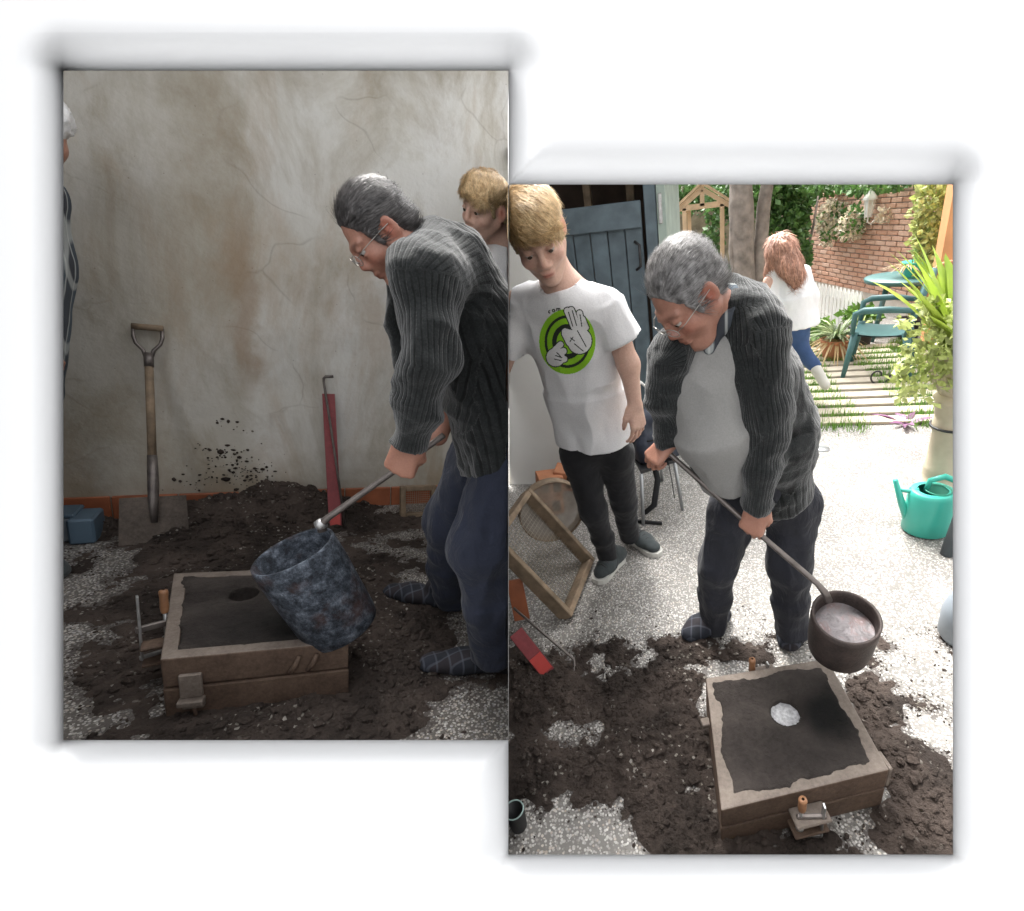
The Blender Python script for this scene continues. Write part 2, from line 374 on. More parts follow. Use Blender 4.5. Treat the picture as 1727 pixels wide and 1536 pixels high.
def plaid(name, a, lines, sc=38., ls_=.55):
    k = N(name); co = k.co((sc,sc,sc)); sx = k.n('ShaderNodeSeparateXYZ'); k.l(co, sx.inputs[0])
    fr = [k.math('FRACT', sx.outputs[i]) for i in range(3)]
    ln = [k.ramp(q, [(.05,1),(.10,0),(.9,0),(.95,1)]) for q in fr]
    band = [k.ramp(k.math('FRACT', k.math('MULTIPLY', sx.outputs[i], .5)), [(.45,0),(.5,1)]) for i in range(2)]
    c = k.mix(k.math('MULTIPLY', band[0], .5), a, (.013,.016,.026)); c = k.mix(k.math('MULTIPLY', band[1], .4), c, (.03,.02,.02))
    c = k.mix(k.math('MULTIPLY', ln[0], ls_), c, lines); c = k.mix(k.math('MULTIPLY', ln[1], ls_), c, lines)
    k.col(c).set(.9); k.bump(k.noise(200, 3), .3, .002); return k.m
M['slipper'] = plaid('tartan slipper felt', (.010,.012,.018), (.10,.11,.14), 26., .35)
M['plaid'] = plaid('checked shirt', (.06,.08,.10), (.5,.52,.5), 22.)
M['sneaker'] = cloth('dark grey knit shoe', (.05,.058,.06), .25)
M['rubber'] = simple('off white rubber', (.55,.54,.5), .6, 0, .08)
M['eye'] = simple('eyeball', (.42,.39,.36), .25, 0, .02); M['iris'] = simple('iris', (.05,.035,.025), .25, 0, .1)
M['glasses'] = simple('spectacle wire', (.4,.38,.35), .3, .8, .1)
k = N('spectacle glass'); k.set(.05, spec=.5); k.col((.8,.82,.84)); tr = k.n('ShaderNodeBsdfTransparent'); mxs = k.n('ShaderNodeMixShader'); mxs.inputs[0].default_value = .14
k.l(tr.outputs[0], mxs.inputs[1]); k.l(k.b.outputs[0], mxs.inputs[2]); k.l(mxs.outputs[0], k.t.nodes['Material Output'].inputs[0]); M['lens'] = k.m
# ------------------------------------------------------------------ sculpting: smooth unions of tapered limbs, meshed on a grid
def _smin(a, b, k):
    if k <= 0: return np.minimum(a, b)
    h = np.maximum(k-np.abs(a-b), 0)/k; return np.minimum(a, b)-h*h*(k*.25)
class Sculpt:
    def __init__(s): s.ops = []; s.lo = np.full(3, 1e9); s.hi = np.full(3, -1e9); s.chains = []
    def _op(s, fn, lo, hi, k, mode):
        lo, hi = np.asarray(lo, float), np.asarray(hi, float)
        if mode == 'add': s.lo = np.minimum(s.lo, lo); s.hi = np.maximum(s.hi, hi)
        s.ops.append((fn, lo, hi, k, mode)); return s
    def rc(s, a, b, ra, rb, k=.02, mode='add', sq=None, cap=False):
        """round cone a-b; sq=(axis, factor) flattens the section along an axis; cap: flat ends"""
        a, b = np.asarray(a, float), np.asarray(b, float); ba = b-a; L = np.linalg.norm(ba); L = max(L, 1e-6)
        ax = nrm(sq[0]) if sq else None; fac = sq[1] if sq else 1.
        if ax is not None: t_ = ba/L; ax = nrm(ax-t_*(ax@t_))
        def fn(X, Y, Z):
            x, y, z = X-a[0], Y-a[1], Z-a[2]
            t = (x*ba[0]+y*ba[1]+z*ba[2])/(L*L); tc = np.clip(t, 0, 1)
            x, y, z = x-tc*ba[0], y-tc*ba[1], z-tc*ba[2]
            if ax is not None:
                w = (x*ax[0]+y*ax[1]+z*ax[2])*(1/fac-1); x, y, z = x+w*ax[0], y+w*ax[1], z+w*ax[2]
            d = np.sqrt(x*x+y*y+z*z)-(ra+(rb-ra)*tc)
            if ax is not None: d = d*min(1., (1+fac)/2)
            if cap: d = np.maximum(d, np.maximum(-t*L, (t-1)*L))
            return d
        R = max(ra, rb)*max(1., fac)
        return s._op(fn, np.minimum(a,b)-R, np.maximum(a,b)+R, k, mode)
    def ell(s, c, r, R=None, k=.02, mode='add'):
        c, r = np.asarray(c, float), np.asarray(r, float); R = np.eye(3) if R is None else np.asarray(R, float)
        def fn(X, Y, Z):
            x, y, z = X-c[0], Y-c[1], Z-c[2]
            q = [(x*R[0,i]+y*R[1,i]+z*R[2,i]) for i in range(3)]
            k0 = np.sqrt(sum((q[i]/r[i])**2 for i in range(3))); k1 = np.sqrt(sum((q[i]/r[i]**2)**2 for i in range(3)))
            return k0*(k0-1)/np.maximum(k1, 1e-6)
        m = np.abs(R)@r
        return s._op(fn, c-m, c+m, k, mode)
    def box(s, c, h, R=None, rad=.01, k=.0, mode='add'):
        c, h = np.asarray(c, float), np.asarray(h, float)-rad; R = np.eye(3) if R is None else np.asarray(R, float)
        def fn(X, Y, Z):
            x, y, z = X-c[0], Y-c[1], Z-c[2]
            q = [np.abs(x*R[0,i]+y*R[1,i]+z*R[2,i])-h[i] for i in range(3)]
            return np.sqrt(sum(np.maximum(v,0)**2 for v in q))+np.minimum(np.maximum(np.maximum(q[0],q[1]),q[2]),0)-rad
        m = np.abs(R)@(h+rad)
        return s._op(fn, c-m, c+m, k, mode)
    def chain(s, pts, rad, k=.03, sq=None, cap_end=False):
        for i in range(len(pts)-1):
            s.rc(pts[i], pts[i+1], rad[i], rad[i+1], k if i or s.ops else 0., sq=sq, cap=(cap_end and i == len(pts)-2))
            s.chains.append((np.asarray(pts[i],float), np.asarray(pts[i+1],float)))
        return s
    def mesh(s, h, cut=None):
        lo, hi = s.lo-3*h, s.hi+3*h; n = np.ceil((hi-lo)/h).astype(int)+1
        ax = [(lo[i]+h*np.arange(n[i])).astype(np.float32) for i in range(3)]
        D = np.full(n, .3, np.float32)
        for fn, l, u, k, mode in s.ops:
            m = k+2.5*h
            i0 = np.clip(np.floor((l-m-lo)/h).astype(int), 0, n-1); i1 = np.clip(np.ceil((u+m-lo)/h).astype(int)+1, 1, n)
            if np.any(i1 <= i0): continue
            sl = tuple(slice(a, b) for a, b in zip(i0, i1))
            d = fn(ax[0][sl[0]][:,None,None], ax[1][sl[1]][None,:,None], ax[2][sl[2]][None,None,:]).astype(np.float32)
            if mode == 'add': D[sl] = _smin(D[sl], d, k)
            else: D[sl] = -_smin(-D[sl], d, k)
        if cut is not None:
            st, sign = cut; nn = st.n*sign
            d = (.0008 - ((ax[0]-st.C[0])[:,None,None]*nn[0]+(ax[1]-st.C[1])[None,:,None]*nn[1]+(ax[2]-st.C[2])[None,None,:]*nn[2]))
            D = np.maximum(D, d.astype(np.float32))
        I = D < 0
        c = np.zeros(np.array(D.shape)-1, np.uint8)
        for dx in (0,1):
            for dy in (0,1):
                for dz in (0,1): c += I[dx:D.shape[0]-1+dx, dy:D.shape[1]-1+dy, dz:D.shape[2]-1+dz]
        ci = np.argwhere((c > 0)&(c < 8)); idx = np.full(c.shape, -1, np.int64); idx[tuple(ci.T)] = np.arange(len(ci))
        acc = np.zeros((len(ci),3)); cnt = np.zeros(len(ci))
        cor = [(x,y,z) for x in (0,1) for y in (0,1) for z in (0,1)]
        for a in range(8):
            for b in range(a+1, 8):
                A_, B_ = np.array(cor[a]), np.array(cor[b])
                if np.abs(A_-B_).sum() != 1: continue
                da = D[tuple((ci+A_).T)]; db = D[tuple((ci+B_).T)]; mk = (da < 0) != (db < 0)
                t = np.where(mk, da/np.where(mk, da-db, 1), 0)
                acc += np.where(mk[:,None], A_+(B_-A_)*t[:,None], 0); cnt += mk
        V_ = lo+h*(ci+acc/cnt[:,None])
        faces = []
        for a in range(3):
            b_, c_ = (a+1)%3, (a+2)%3
            s0 = [slice(None)]*3; s1 = [slice(None)]*3; s0[a] = slice(0,-1); s1[a] = slice(1,None)
            e0 = I[tuple(s0)]; e1 = I[tuple(s1)]; ed = np.argwhere(e0 != e1)
            ok = (ed[:,b_] > 0)&(ed[:,c_] > 0)&(ed[:,b_] < D.shape[b_]-1)&(ed[:,c_] < D.shape[c_]-1); ed = ed[ok]
            q = []
            for ob, oc in ((-1,-1),(0,-1),(0,0),(-1,0)):
                t = ed.copy(); t[:,b_] += ob; t[:,c_] += oc; q.append(idx[tuple(t.T)])
            q = np.stack(q, 1); ins = e0[tuple(ed.T)]
            q[~ins] = q[~ins][:,::-1]; faces.append(q)
        return V_, np.concatenate(faces)
    def ribs(s, P):
        best = np.full(len(P), 1e9); r = np.zeros(len(P))
        for a, b in s.chains:
            ba = b-a; L = np.linalg.norm(ba); w = P-a; t = np.clip(w@ba/L**2, 0, 1); q = w-t[:,None]*ba; d = np.linalg.norm(q, axis=1)
            z = ba/L; x = nrm(np.cross((.2,.9,.1), z)); y = np.cross(z, x)
            an = np.arctan2(q@y, q@x)*np.maximum(.08, .085); m = d < best; best[m] = d[m]; r[m] = an[m]
        return r
    def build(s, name, mats, parent, h, cut=None, disp=None, tint=None, rib=False, matf=None, relax=1, extra=None):
        V_, Q = s.mesh(h, cut)
        for _ in range(relax):           # light Laplacian relaxation
            acc = np.zeros_like(V_); cnt = np.zeros(len(V_))
            for i in range(4):
                np.add.at(acc, Q[:,i], V_[Q[:,(i+1)%4]]+V_[Q[:,(i+3)%4]]); np.add.at(cnt, Q[:,i], 2)
            V_ = V_*.5+.5*acc/np.maximum(cnt,1)[:,None]
        nr = np.zeros_like(V_); fn = np.cross(V_[Q[:,2]]-V_[Q[:,0]], V_[Q[:,3]]-V_[Q[:,1]])
        for i in range(4): np.add.at(nr, Q[:,i], fn)
        nr /= np.maximum(np.linalg.norm(nr, axis=1), 1e-12)[:,None]
        r_ = s.ribs(V_)+.004*fbm(V_,7,3,3) if rib else None
        if disp is not None: V_ = V_+nr*disp(V_)[:,None]
        if cut is not None:              # nothing may cross the partition
            st, sign = cut; dd = (V_-st.C)@(st.n*sign); bad = dd < .0008; V_[bad] += ((.0008-dd[bad])[:,None])*(st.n*sign)
        b = BASE[parent.name]; nv = len(V_)
        tn = np.ones((nv,3)) if tint is None else tint(V_, nr)
        if extra is not None:
            EV, EF, ET = extra(V_, nr); Vall = np.concatenate([V_, EV]); F_ = Q.tolist()+[[i+nv for i in f] for f in EF]; tn = np.concatenate([tn, ET])
            if r_ is not None: r_ = np.concatenate([r_, np.zeros(len(EV))])
        else: Vall = V_; F_ = Q.tolist()
        me = bpy.data.meshes.new(name); me.from_pydata((Vall-b).tolist(), [], F_)
        for q in (mats if isinstance(mats,(list,tuple)) else [mats]): me.materials.append(q)
        me.polygons.foreach_set('use_smooth', [True]*len(me.polygons))
        if matf is not None:
            cc = V_[Q].mean(1); mi = matf(cc).astype(int); me.polygons.foreach_set('material_index', mi.tolist()+[0]*(len(me.polygons)-len(mi)))
        ca = me.color_attributes.new('tint', 'FLOAT_COLOR', 'POINT'); ca.data.foreach_set('color', np.concatenate([tn, np.ones((len(tn),1))], 1).ravel())
        if r_ is not None:
            at = me.attributes.new('rib', 'FLOAT', 'POINT'); at.data.foreach_set('value', r_)
        me.update(); o = bpy.data.objects.new(name, me); scene.collection.objects.link(o); o.parent = parent; BASE[o.name] = b
        o['_n'] = 1; del o['_n']
        s.V, s.Q = V_, Q
        return o

# ------------------------------------------------------------------ heads, hands, hair
def frame(fwd, up):
    y = nrm(fwd); x = nrm(np.cross(y, up)); z = np.cross(x, y); return np.stack([x,y,z], 1)
def add_head(S, o, R, s=1., old=False):
    P = lambda x,y,z: np.asarray(o)+R@(np.array((x,y,z))*s)
    E = lambda c, r, k=.02, mode='add', Q=None: S.ell(P(*c), np.array(r)*s, R if Q is None else R@Q, k*s, mode)
    C = lambda a, b, ra, rb, k=.015, mode='add': S.rc(P(*a), P(*b), ra*s, rb*s, k*s, mode)
    E((0,-.018,.038), (.075,.094,.082), 0)
    E((0,.030,-.022), (.060,.062,.088), .03)
    for q in (-1,1):
        C((q*.056,-.002,-.048), (q*.018,.066,-.098), .018 if not old else .022, .017, .03)   # jaw
        E((q*.040,.062,-.030), (.024,.024,.022), .025)                                       # cheek
        C((q*.012,.089,.024), (q*.046,.074,.024), .008, .007, .014)                          # brow
        E((q*.032,.101,.002), (.017,.013,.010), .010, 'sub')                                 # socket
        E((q*.032,.0805,.0105), (.0160,.0150,.0098), .005); E((q*.032,.0795,-.0085), (.0150,.0140,.0060), .004)                                     # lids over the eyeball
        E((q*.012,.098,-.034), (.008,.011,.008), .007)                                       # nostril wing
        Q = np.array(Matrix.Rotation(q*.35, 3, 'Z'))
        E((q*.078,-.014,-.004), (.009,.020,.033), .006, 'add', Q)                            # ear
        E((q*.086,-.008,.000), (.006,.010,.018), .004, 'sub', Q)
    E((0,.080,-.100), (.022,.020,.019), .022)                                                # chin
    C((0,.092,.018), (0,.109,-.026), .0085, .0108, .012); E((0,.080,-.050), (.030,.018,.020), .02)                                     # nose
    E((0,.096,-.059), (.024,.012,.0065), .006); E((0,.094,-.071), (.021,.012,.0075), .006)   # lips
    if old: E((0,.055,-.110), (.04,.03,.02), .03)
    return P
def face_tint(o, R, s=1., lip=(.95,.55,.5), brow=(.35,.3,.28), ruddy=.15, browz=.027, lash=.9):
    def f(V_, nr):
        q = ((V_-np.asarray(o))@R)/s; t = np.ones((len(V_),3))
        g = lambda c, r: np.exp(-(((q-np.array(c))/np.array(r))**2).sum(1))
        for w, col in ((np.minimum(1, g((.032,.095,.0005),(.0155,.02,.0036))+g((-.032,.095,.0005),(.0155,.02,.0036)))*lash, (.18,.13,.12)),
                       (g((0,.106,-.0652),(.021,.02,.0026))*.6, (.35,.22,.2)),
                       (g((0,.105,-.065),(.020,.022,.0085)), lip),
                       (g((0,.115,-.03),(.018,.02,.02))*ruddy*2+g((.045,.075,-.03),(.022,.03,.022))*ruddy*2+g((-.045,.075,-.03),(.022,.03,.022))*ruddy*2, (1.1,.72,.68)),
                       (np.minimum(1, g((.033,.092,browz),(.022,.02,.0062))+g((-.033,.092,browz),(.022,.02,.0062))), brow),
                       (np.minimum(1, g((.078,-.01,-.004),(.012,.022,.03))+g((-.078,-.01,-.004),(.012,.022,.03)))*.8, (1.12,.62,.55))):
            t = t*(1-w[:,None])+t*np.array(col)*w[:,None]
        return t
    return f
def eyes(parent, P, R, s, st, down=True):
    """two eyeballs with a dark iris, one part each"""
    for q in (-1,1):
        c = P(q*.032,.0805,.0015); mb = MB(); n = 10
        prof = [(1e-5,-.0125)]+[(.0118*math.sin(a),-.0118*math.cos(a)) for a in np.linspace(.3,math.pi-.3,8)]+[(1e-5,.0125)]
        mb.lathe([(r*s,z*s) for r,z in prof], c, R[:,1], n)
        mb.lathe([(1e-5,.0134*s),(.0045*s,.0128*s),(.0072*s,.0104*s)], c, R[:,1]-(.30 if down else .1)*R[:,2], 12, 1)
        mb.build('eye', [M['eye'], M['iris']], parent)
def add_hand(S, w, d, back, thumb, curl=(.6,.9,.6), s=1., spread=.0, thumb_in=.6):
    """w wrist, d along the hand, back = back-of-hand normal, thumb = +-1 side"""
    x = nrm(d); z = nrm(np.asarray(back)-x*(x@np.asarray(back))); y = np.cross(z, x)*thumb
    P = lambda a,b,c: np.asarray(w)+(x*a+y*b+z*c)*s
    ky = (.029,.010,-.010,-.028); kx = (.086,.090,.086,.078); ln = (.074,.082,.076,.060); rr = (.0084,.0087,.0083,.0072)
    for i in range(4): S.rc(P(.0,ky[i]*.55,0), P(kx[i],ky[i],.002), .017*s, .0115*s, .012*s)
    S.ell(P(.035,.018,-.008), np.array((.035,.02,.014))*s, np.stack([x,y,z],1), .012*s)
    for i in range(4):
        p = P(kx[i], ky[i], .002); a = 0.; q = p
        for j, fr in enumerate((.46,.30,.24)):
            a += curl[j]*(1+.06*i); dr = x*math.cos(a)-z*math.sin(a)+y*(spread*(1.5-i)*.12)
            q2 = q+nrm(dr)*ln[i]*fr*s; S.rc(q, q2, rr[i]*s*(1-.08*j), rr[i]*s*(.92-.08*j), .0015*s); q = q2
    a0 = P(.018,.030,-.006); a1 = a0+(x*.72+y*.55*(1-thumb_in*.6)-z*.35*(thumb_in+.2))*.038*s
    a2 = a1+(x*.85+y*.1-z*(.2+.8*thumb_in)-y*.4*thumb_in)*.030*s; a3 = a2+(x*.7-z*(.3+.8*thumb_in)-y*.6*thumb_in)*.024*s
    S.rc(a0, a1, .0155*s, .0115*s, .014*s); S.rc(a1, a2, .0108*s, .0098*s, .005*s); S.rc(a2, a3, .0098*s, .0075*s, .004*s)
def strands(o, R, s, flow, n, L, w, lift=.004, keep=None, seed=1, tl=.7, th=1.35, jit=.22):
    """short tapering locks lying along the flow direction on the hair surface"""
    def f(V_, nr):
        rng = np.random.default_rng(seed); q = ((V_-np.asarray(o))@R)/s
        pool = np.arange(len(V_)) if keep is None else np.where(keep(q))[0]
        ids = rng.choice(pool, n); EV, EF, ET = [], [], []
        for i in ids:
            fl = R@np.asarray(flow(q[i]), float); nn = nr[i]; t = fl+rng.normal(0,jit,3); t = nrm(t-nn*(t@nn)); b = np.cross(nn, t)
            l = L*s*rng.uniform(.6,1.25); lf = lift*s*rng.uniform(.3,1.6); p = V_[i]-nn*.002
            tint = rng.uniform(tl, th); k0 = len(EV)
            for u, ww in ((0,1.),(.35,.9),(.7,.6),(1.,.08)):
                c = p+t*l*u+nn*(lf*math.sin(u*2.2)-.35*l*u*u*.25); EV.append(c-b*w*ww); EV.append(c+nn*w*.6*ww); EV.append(c+b*w*ww); ET += [(tint,)*3]*3
            for j in range(3):
                a = k0+3*j; EF += [[a,a+1,a+4,a+3],[a+1,a+2,a+5,a+4]]
        return np.array(EV), EF, np.array(ET)
    return f
def glasses_part(parent, P, R, s):
    g = MB(); lens = MB()
    for q in (-1,1):
        c = P(q*.033,.112,-.002); a = np.linspace(0, 2*math.pi, 17)
        ring = [c+R@np.array((.023*math.cos(t)*s, -.010*s*abs(math.cos(t))*q*0-.004*s*(math.cos(t)*q), .0165*math.sin(t)*s)) for t in a]
        g.tube(ring, .0011*s, 5, caps=False); lens.add([c]+ring[:-1], [(0,i+1,(i+1)%16+1) for i in range(16)], 0, True)
        g.tube([P(q*.056,.108,.002), P(q*.074,.085,.006), P(q*.083,.02,.006), P(q*.083,-.02,.004), P(q*.08,-.034,-.014)], .0012*s, 5)
        g.tube([P(q*.012,.113,-.004), P(q*.008,.108,-.012)], .0012*s, 4)
    g.tube([P(-.011,.114,.003), P(0,.117,.006), P(.011,.114,.003)], .0011*s, 5)
    o = g.build('glasses', M['glasses'], parent); l = lens.build('lens', M['lens'], o)
    return o
# ------------------------------------------------------------------ large structure
def xpart(st, y, z=0., off=.001):
    n = st.n*(1 if st is LS else -1); return st.C[0]+(off-(n[1]*(y-st.C[1])+n[2]*(z-st.C[2])))/n[0]
# white display board with two openings; groove added along their edges, shaped to darken into soft halos
ZB = 1.0; LO = (107.,857.5,119.,1248.); RO = (857.5,1607.,311.,1441.)
def rect_d(px, py, r):
    dx = np.maximum(np.maximum(r[0]-px, px-r[1]), 0); dy = np.maximum(np.maximum(r[2]-py, py-r[3]), 0); return np.hypot(dx, dy)
def lines(edges, lo, hi, step):
    L = set([lo, hi])
    for e in edges: 
        L.add(e)
        for q in (1,2,4,7,10,14,19,25,31,38,46,55,65,78,90):
            L.add(e+q); L.add(e-q)
    L |= set(np.arange(lo, hi, step)); L = sorted(x for x in L if lo <= x <= hi)
    out = [L[0]]
    for x in L[1:]:
        if x-out[-1] > .6 or x in edges:
            if x in edges and x-out[-1] <= .6: out[-1] = x
            else: out.append(x)
    return np.array(out)
gx = lines([107.,857.5,1607.], -420., 2150., 45.); gy = lines([119.,311.,1248.,1441.], -260., 1800., 45.)
PX, PY = np.meshgrid(gx, gy, indexing='ij')
sd = np.minimum(rect_d(PX,PY,LO), rect_d(PX,PY,RO)); GD, GW = .085, 90.
dep = ZB+GD*np.clip(1-sd/GW, 0, 1)**2.6
dirp = np.stack([(PX-CX)/F, (PY-CY)/F, np.ones_like(PX)], -1)@MR.T
pts = CR+dirp*dep[...,None]
cxm = (PX[:-1,:-1]+PX[1:,1:])/2; cym = (PY[:-1,:-1]+PY[1:,1:])/2
mask = ~((rect_d(cxm,cym,LO) == 0)|(rect_d(cxm,cym,RO) == 0))
mb = MB(); mb.grid(pts, 0, True, mask)
def edge_pts(seq, d): return [CR+RS.ray(x, y)*d for x, y in seq]
outline = [(107,119),(857.5,119),(857.5,311),(1607,311),(1607,1441),(857.5,1441),(857.5,1248),(107,1248)]
fr = edge_pts(outline, ZB-.012); bk = edge_pts(outline, ZB+GD+.002); k_ = len(outline)
mb.add(fr+bk, [(i,(i+1)%k_,k_+(i+1)%k_,k_+i) for i in range(k_)], 0)
ob = mb.build('display_board', M['white_board'], None, RS)
_tag(ob, 'large matt white board with two rectangular openings side by side', 'board')
# thin partition between the two openings
mb = MB(); th = .0012
q = [CR+RS.ray(857.5, y)*d for y, d in ((312,1.2),(1247,1.2),(1247,1.75),(1020,2.3),(312,4.6))]
mb.prism([p-RS.n*th/2 for p in q], RS.n, th)
_tag(mb.build('partition_board', M['partition'], None, RS), 'thin pale upright board dividing workshop from courtyard', 'partition')

# workshop floor and plaster wall
WY = 3.15
kk, cc, co = M['plaster_nodes']
xs = LS.V(425,560,WY)[0]
sx = kk.n('ShaderNodeSeparateXYZ'); kk.l(co, sx.inputs[0])
wob = kk.math('MULTIPLY', kk.math('SUBTRACT', kk.noise(3.5, 5, .6, co), .5), .30)
xx = kk.math('ADD', sx.outputs[0], wob)
left = kk.ramp(kk.math('ADD', kk.math('MULTIPLY', kk.math('SUBTRACT', xx, float(xs)), 2.2), .5), [(.40,1),(.58,0)])
cc = kk.mix(kk.math('MULTIPLY', left, .36), cc, (.28,.235,.165))
streak = kk.ramp(kk.math('ABSOLUTE', kk.math('SUBTRACT', xx, float(xs)-.03)), [(.02,1),(.075,0)])
zf = kk.ramp(kk.math('MULTIPLY', sx.outputs[2], .5), [(.30,0),(.40,1),(.66,1),(.8,0)])
cc = kk.mix(kk.math('MULTIPLY', kk.math('MULTIPLY', streak, zf), .4), cc, (.30,.19,.11))
damp = kk.ramp(kk.math('ADD', sx.outputs[2], kk.math('MULTIPLY', kk.math('SUBTRACT', kk.noise(5, 6, .65, co), .5), .55)), [(.10,1),(.36,0)])
cc = kk.mix(kk.math('MULTIPLY', damp, .55), cc, (.24,.19,.13))
kk.col(cc)
mb = MB(); xe = xpart(LS, WY)
P = np.array([[(x,WY,z) for x in np.linspace(-2.6, xpart(LS,WY,z), 60)] for z in np.linspace(-.05, 2.75, 60)])
P[...,1] += .012*fbm(P, 2.2, 5, 4)+.004*noise(P, 9, 8)
mb.grid(P, 0, True)
# back of the wall so that it has thickness
B = P.copy(); B[...,1] = WY+.18; mb.grid(B[::20,::20], 0, False)
mb.add(np.concatenate([P[-1],B[-1]]), [(i,i+1,61+i-1+0,60+i) for i in range(59)], 0)
wall = mb.build('plaster_wall', M['plaster'], None, LS, (0,WY,0))
_tag(wall, 'stained old plaster wall with red skirting tiles behind the shovel', 'wall')
x = -2.55; mt = None; i = 0
while x < xe-.05:
    w = min(.248, xe-.012-x); mb = MB().box((x+w/2, WY-.012, .058), (w-.004,.02,.116), bev=.003)
    o = mb.build('tile', M['tile_red'], wall); x += .25
mb = MB(); mb.box((-.75,2.80,2.80), (3.1,.82,.06)); mb.clip(LS); _tag(mb.build('workshop_shade_slab', M['render_pale'], None, LS), kind='structure')  # unseen slab added over the plaster wall to dim the workshop
# unseen wall added to darken the left of the workshop
mb = MB(); mb.box((-1.75,2.2,1.35), (.08,2.2,2.7)); _tag(mb.build('side_wall', M['partition'], None, LS), kind='structure')
# courtyard ground

# ------------------------------------------------------------------ black sand lying about
def lumps(rng, pos, size):
    """irregular clods as one list of verts and faces"""
    bm = bmesh.new(); bmesh.ops.create_icosphere(bm, subdivisions=1, radius=1); bm.verts.index_update()
    v0 = np.array([v.co[:] for v in bm.verts]); f0 = [[v.index for v in f.verts] for f in bm.faces]; bm.free()
    V_, F_ = [], []
    for p, s in zip(pos, size):
        sc = rng.uniform(.6,1.25,3)*A(1,1,.75); v = v0*(1+rng.uniform(-.28,.28,(len(v0),1)))*sc*s
        a = rng.uniform(0, 6.28); R = np.array([[math.cos(a),-math.sin(a),0],[math.sin(a),math.cos(a),0],[0,0,1]])
        k0 = len(V_)*len(v0); F_ += [[i+k0 for i in f] for f in f0]; V_.append(v@R.T+p)
    return np.concatenate(V_), F_
HF = {}
def sandsheet(st, name, label, x0, x1, y0, y1, bumps, amp, bias, step, seed, nclod, csize, keepout=None, cat='sand'):
    xs_ = np.arange(x0, x1, step); ys_ = np.arange(y0, y1, step); X, Y = np.meshgrid(xs_, ys_, indexing='ij')
    lim = np.array([xpart(st, y) for y in ys_])
    X = np.minimum(X, lim[None,:]-.002) if st is LS else np.maximum(X, lim[None,:]+.002)
    H = np.zeros_like(X)-bias
    for (bx, by, rx, ry, h) in bumps: H = np.maximum(H, -bias+h*np.exp(-(((X-bx)/rx)**2+((Y-by)/ry)**2))) if h > .04 else H+h*np.exp(-(((X-bx)/rx)**2+((Y-by)/ry)**2))
    Pn = np.stack([X,Y,np.zeros_like(X)], -1)
    n1 = fbm(Pn, 5, seed, 5, .6); n2 = fbm(Pn, 22, seed+5, 3, .6)
    H = H+amp*n1+amp*.8*np.minimum(fbm(Pn, 9, seed+30, 4, .7),.2)+amp*.75*n2*np.clip(.3+H/.03, .15, 2)
    H0 = H.copy()
    if keepout is not None: H = keepout(X, Y, H)
    H = np.maximum(H, -.02)
    P = np.stack([X,Y,H], -1); mb = MB()
    msk = (np.maximum(np.maximum(H[:-1,:-1],H[1:,1:]), np.maximum(H[1:,:-1],H[:-1,1:])) > -.001)
    mb.grid(P, 0, True, msk)
    rng = np.random.default_rng(seed); ok = np.argwhere(H > .002); wt = np.clip(H[H > .002], .002, .06)**.5
    ids = ok[rng.choice(len(ok), nclod, p=wt/wt.sum())]; pos = P[tuple(ids.T)]; sz = csize*rng.lognormal(-.5, .6, nclod); sz = np.minimum(sz, csize*2.2)
    if st is LS: good = pos[:,0] < np.array([xpart(st,p[1]) for p in pos])-.03
    else: good = pos[:,0] > np.array([xpart(st,p[1]) for p in pos])+.03
    if keepout is not None: good &= keepout(pos[:,0], pos[:,1], pos[:,2]) > -.015
    V_, F_ = lumps(rng, pos[good], sz[good]); mb.add(V_, F_, 0, False)
    thin = np.argwhere((H < .002)&(H > -.0195)); wt = np.exp(np.clip(H0[tuple(thin.T)], -.03, 0)/.0045); ids = thin[rng.choice(len(thin), 3200, p=wt/wt.sum())]
    pos = np.stack([X[tuple(ids.T)], Y[tuple(ids.T)], np.full(3200, .001)], 1)+np.concatenate([rng.normal(0,.006,(3200,2)), np.zeros((3200,1))], 1); sz = np.minimum(.0032*rng.lognormal(-.2,.5,3200), .008)
    lm = np.array([xpart(st,p[1]) for p in pos]); good = ((pos[:,0] < lm-.012) if st is LS else (pos[:,0] > lm+.012))&((pos-st.C)@st.M[:,2] > 1.2)
    V_, F_ = lumps(rng, pos[good], sz[good]); mb.add(V_, F_, 0, False)
    o = mb.build(name, M['dirt'], None, st, (0,0,0)); _tag(o, label, cat, kind='stuff'); HF[st] = (xs_, ys_, H0); return o
def floor_sheet(st, name, mat, xr_, ys, spread):
    xs_, ys_, H0 = HF[st]; rows = []
    for y in ys:
        xp = xpart(st, y); rows.append([(xp+d if st is RS else xp-d, y, 0) for d in xr_])
    P = np.array(rows); dpt = (P-st.C)@st.M[:,2]; msk = np.minimum(dpt[:-1,:-1], dpt[:-1,1:]) > 1.12
    o = MB().grid(P, 0, False, msk).build(name, mat, None, st, (0,0,0)); _tag(o, kind='structure')
    ix = np.clip(((P[...,0]-xs_[0])/(xs_[1]-xs_[0])).round().astype(int), 0, len(xs_)-1); iy = np.clip(((P[...,1]-ys_[0])/(ys_[1]-ys_[0])).round().astype(int), 0, len(ys_)-1)
    inr = (P[...,0] > xs_[0])&(P[...,0] < xs_[-1]+.3)&(P[...,1] > ys_[0])&(P[...,1] < ys_[-1])
    g_ = np.where(inr, np.clip(1+H0[ix,iy]/spread, 0, 1), .0)
    at = o.data.attributes.new('grime', 'FLOAT', 'POINT'); at.data.foreach_set('value', g_.ravel()); return o
g = LS.G
def gb(st, px, py, rx, ry, h): p = st.G(px, py); return (p[0], p[1], rx, ry, h)
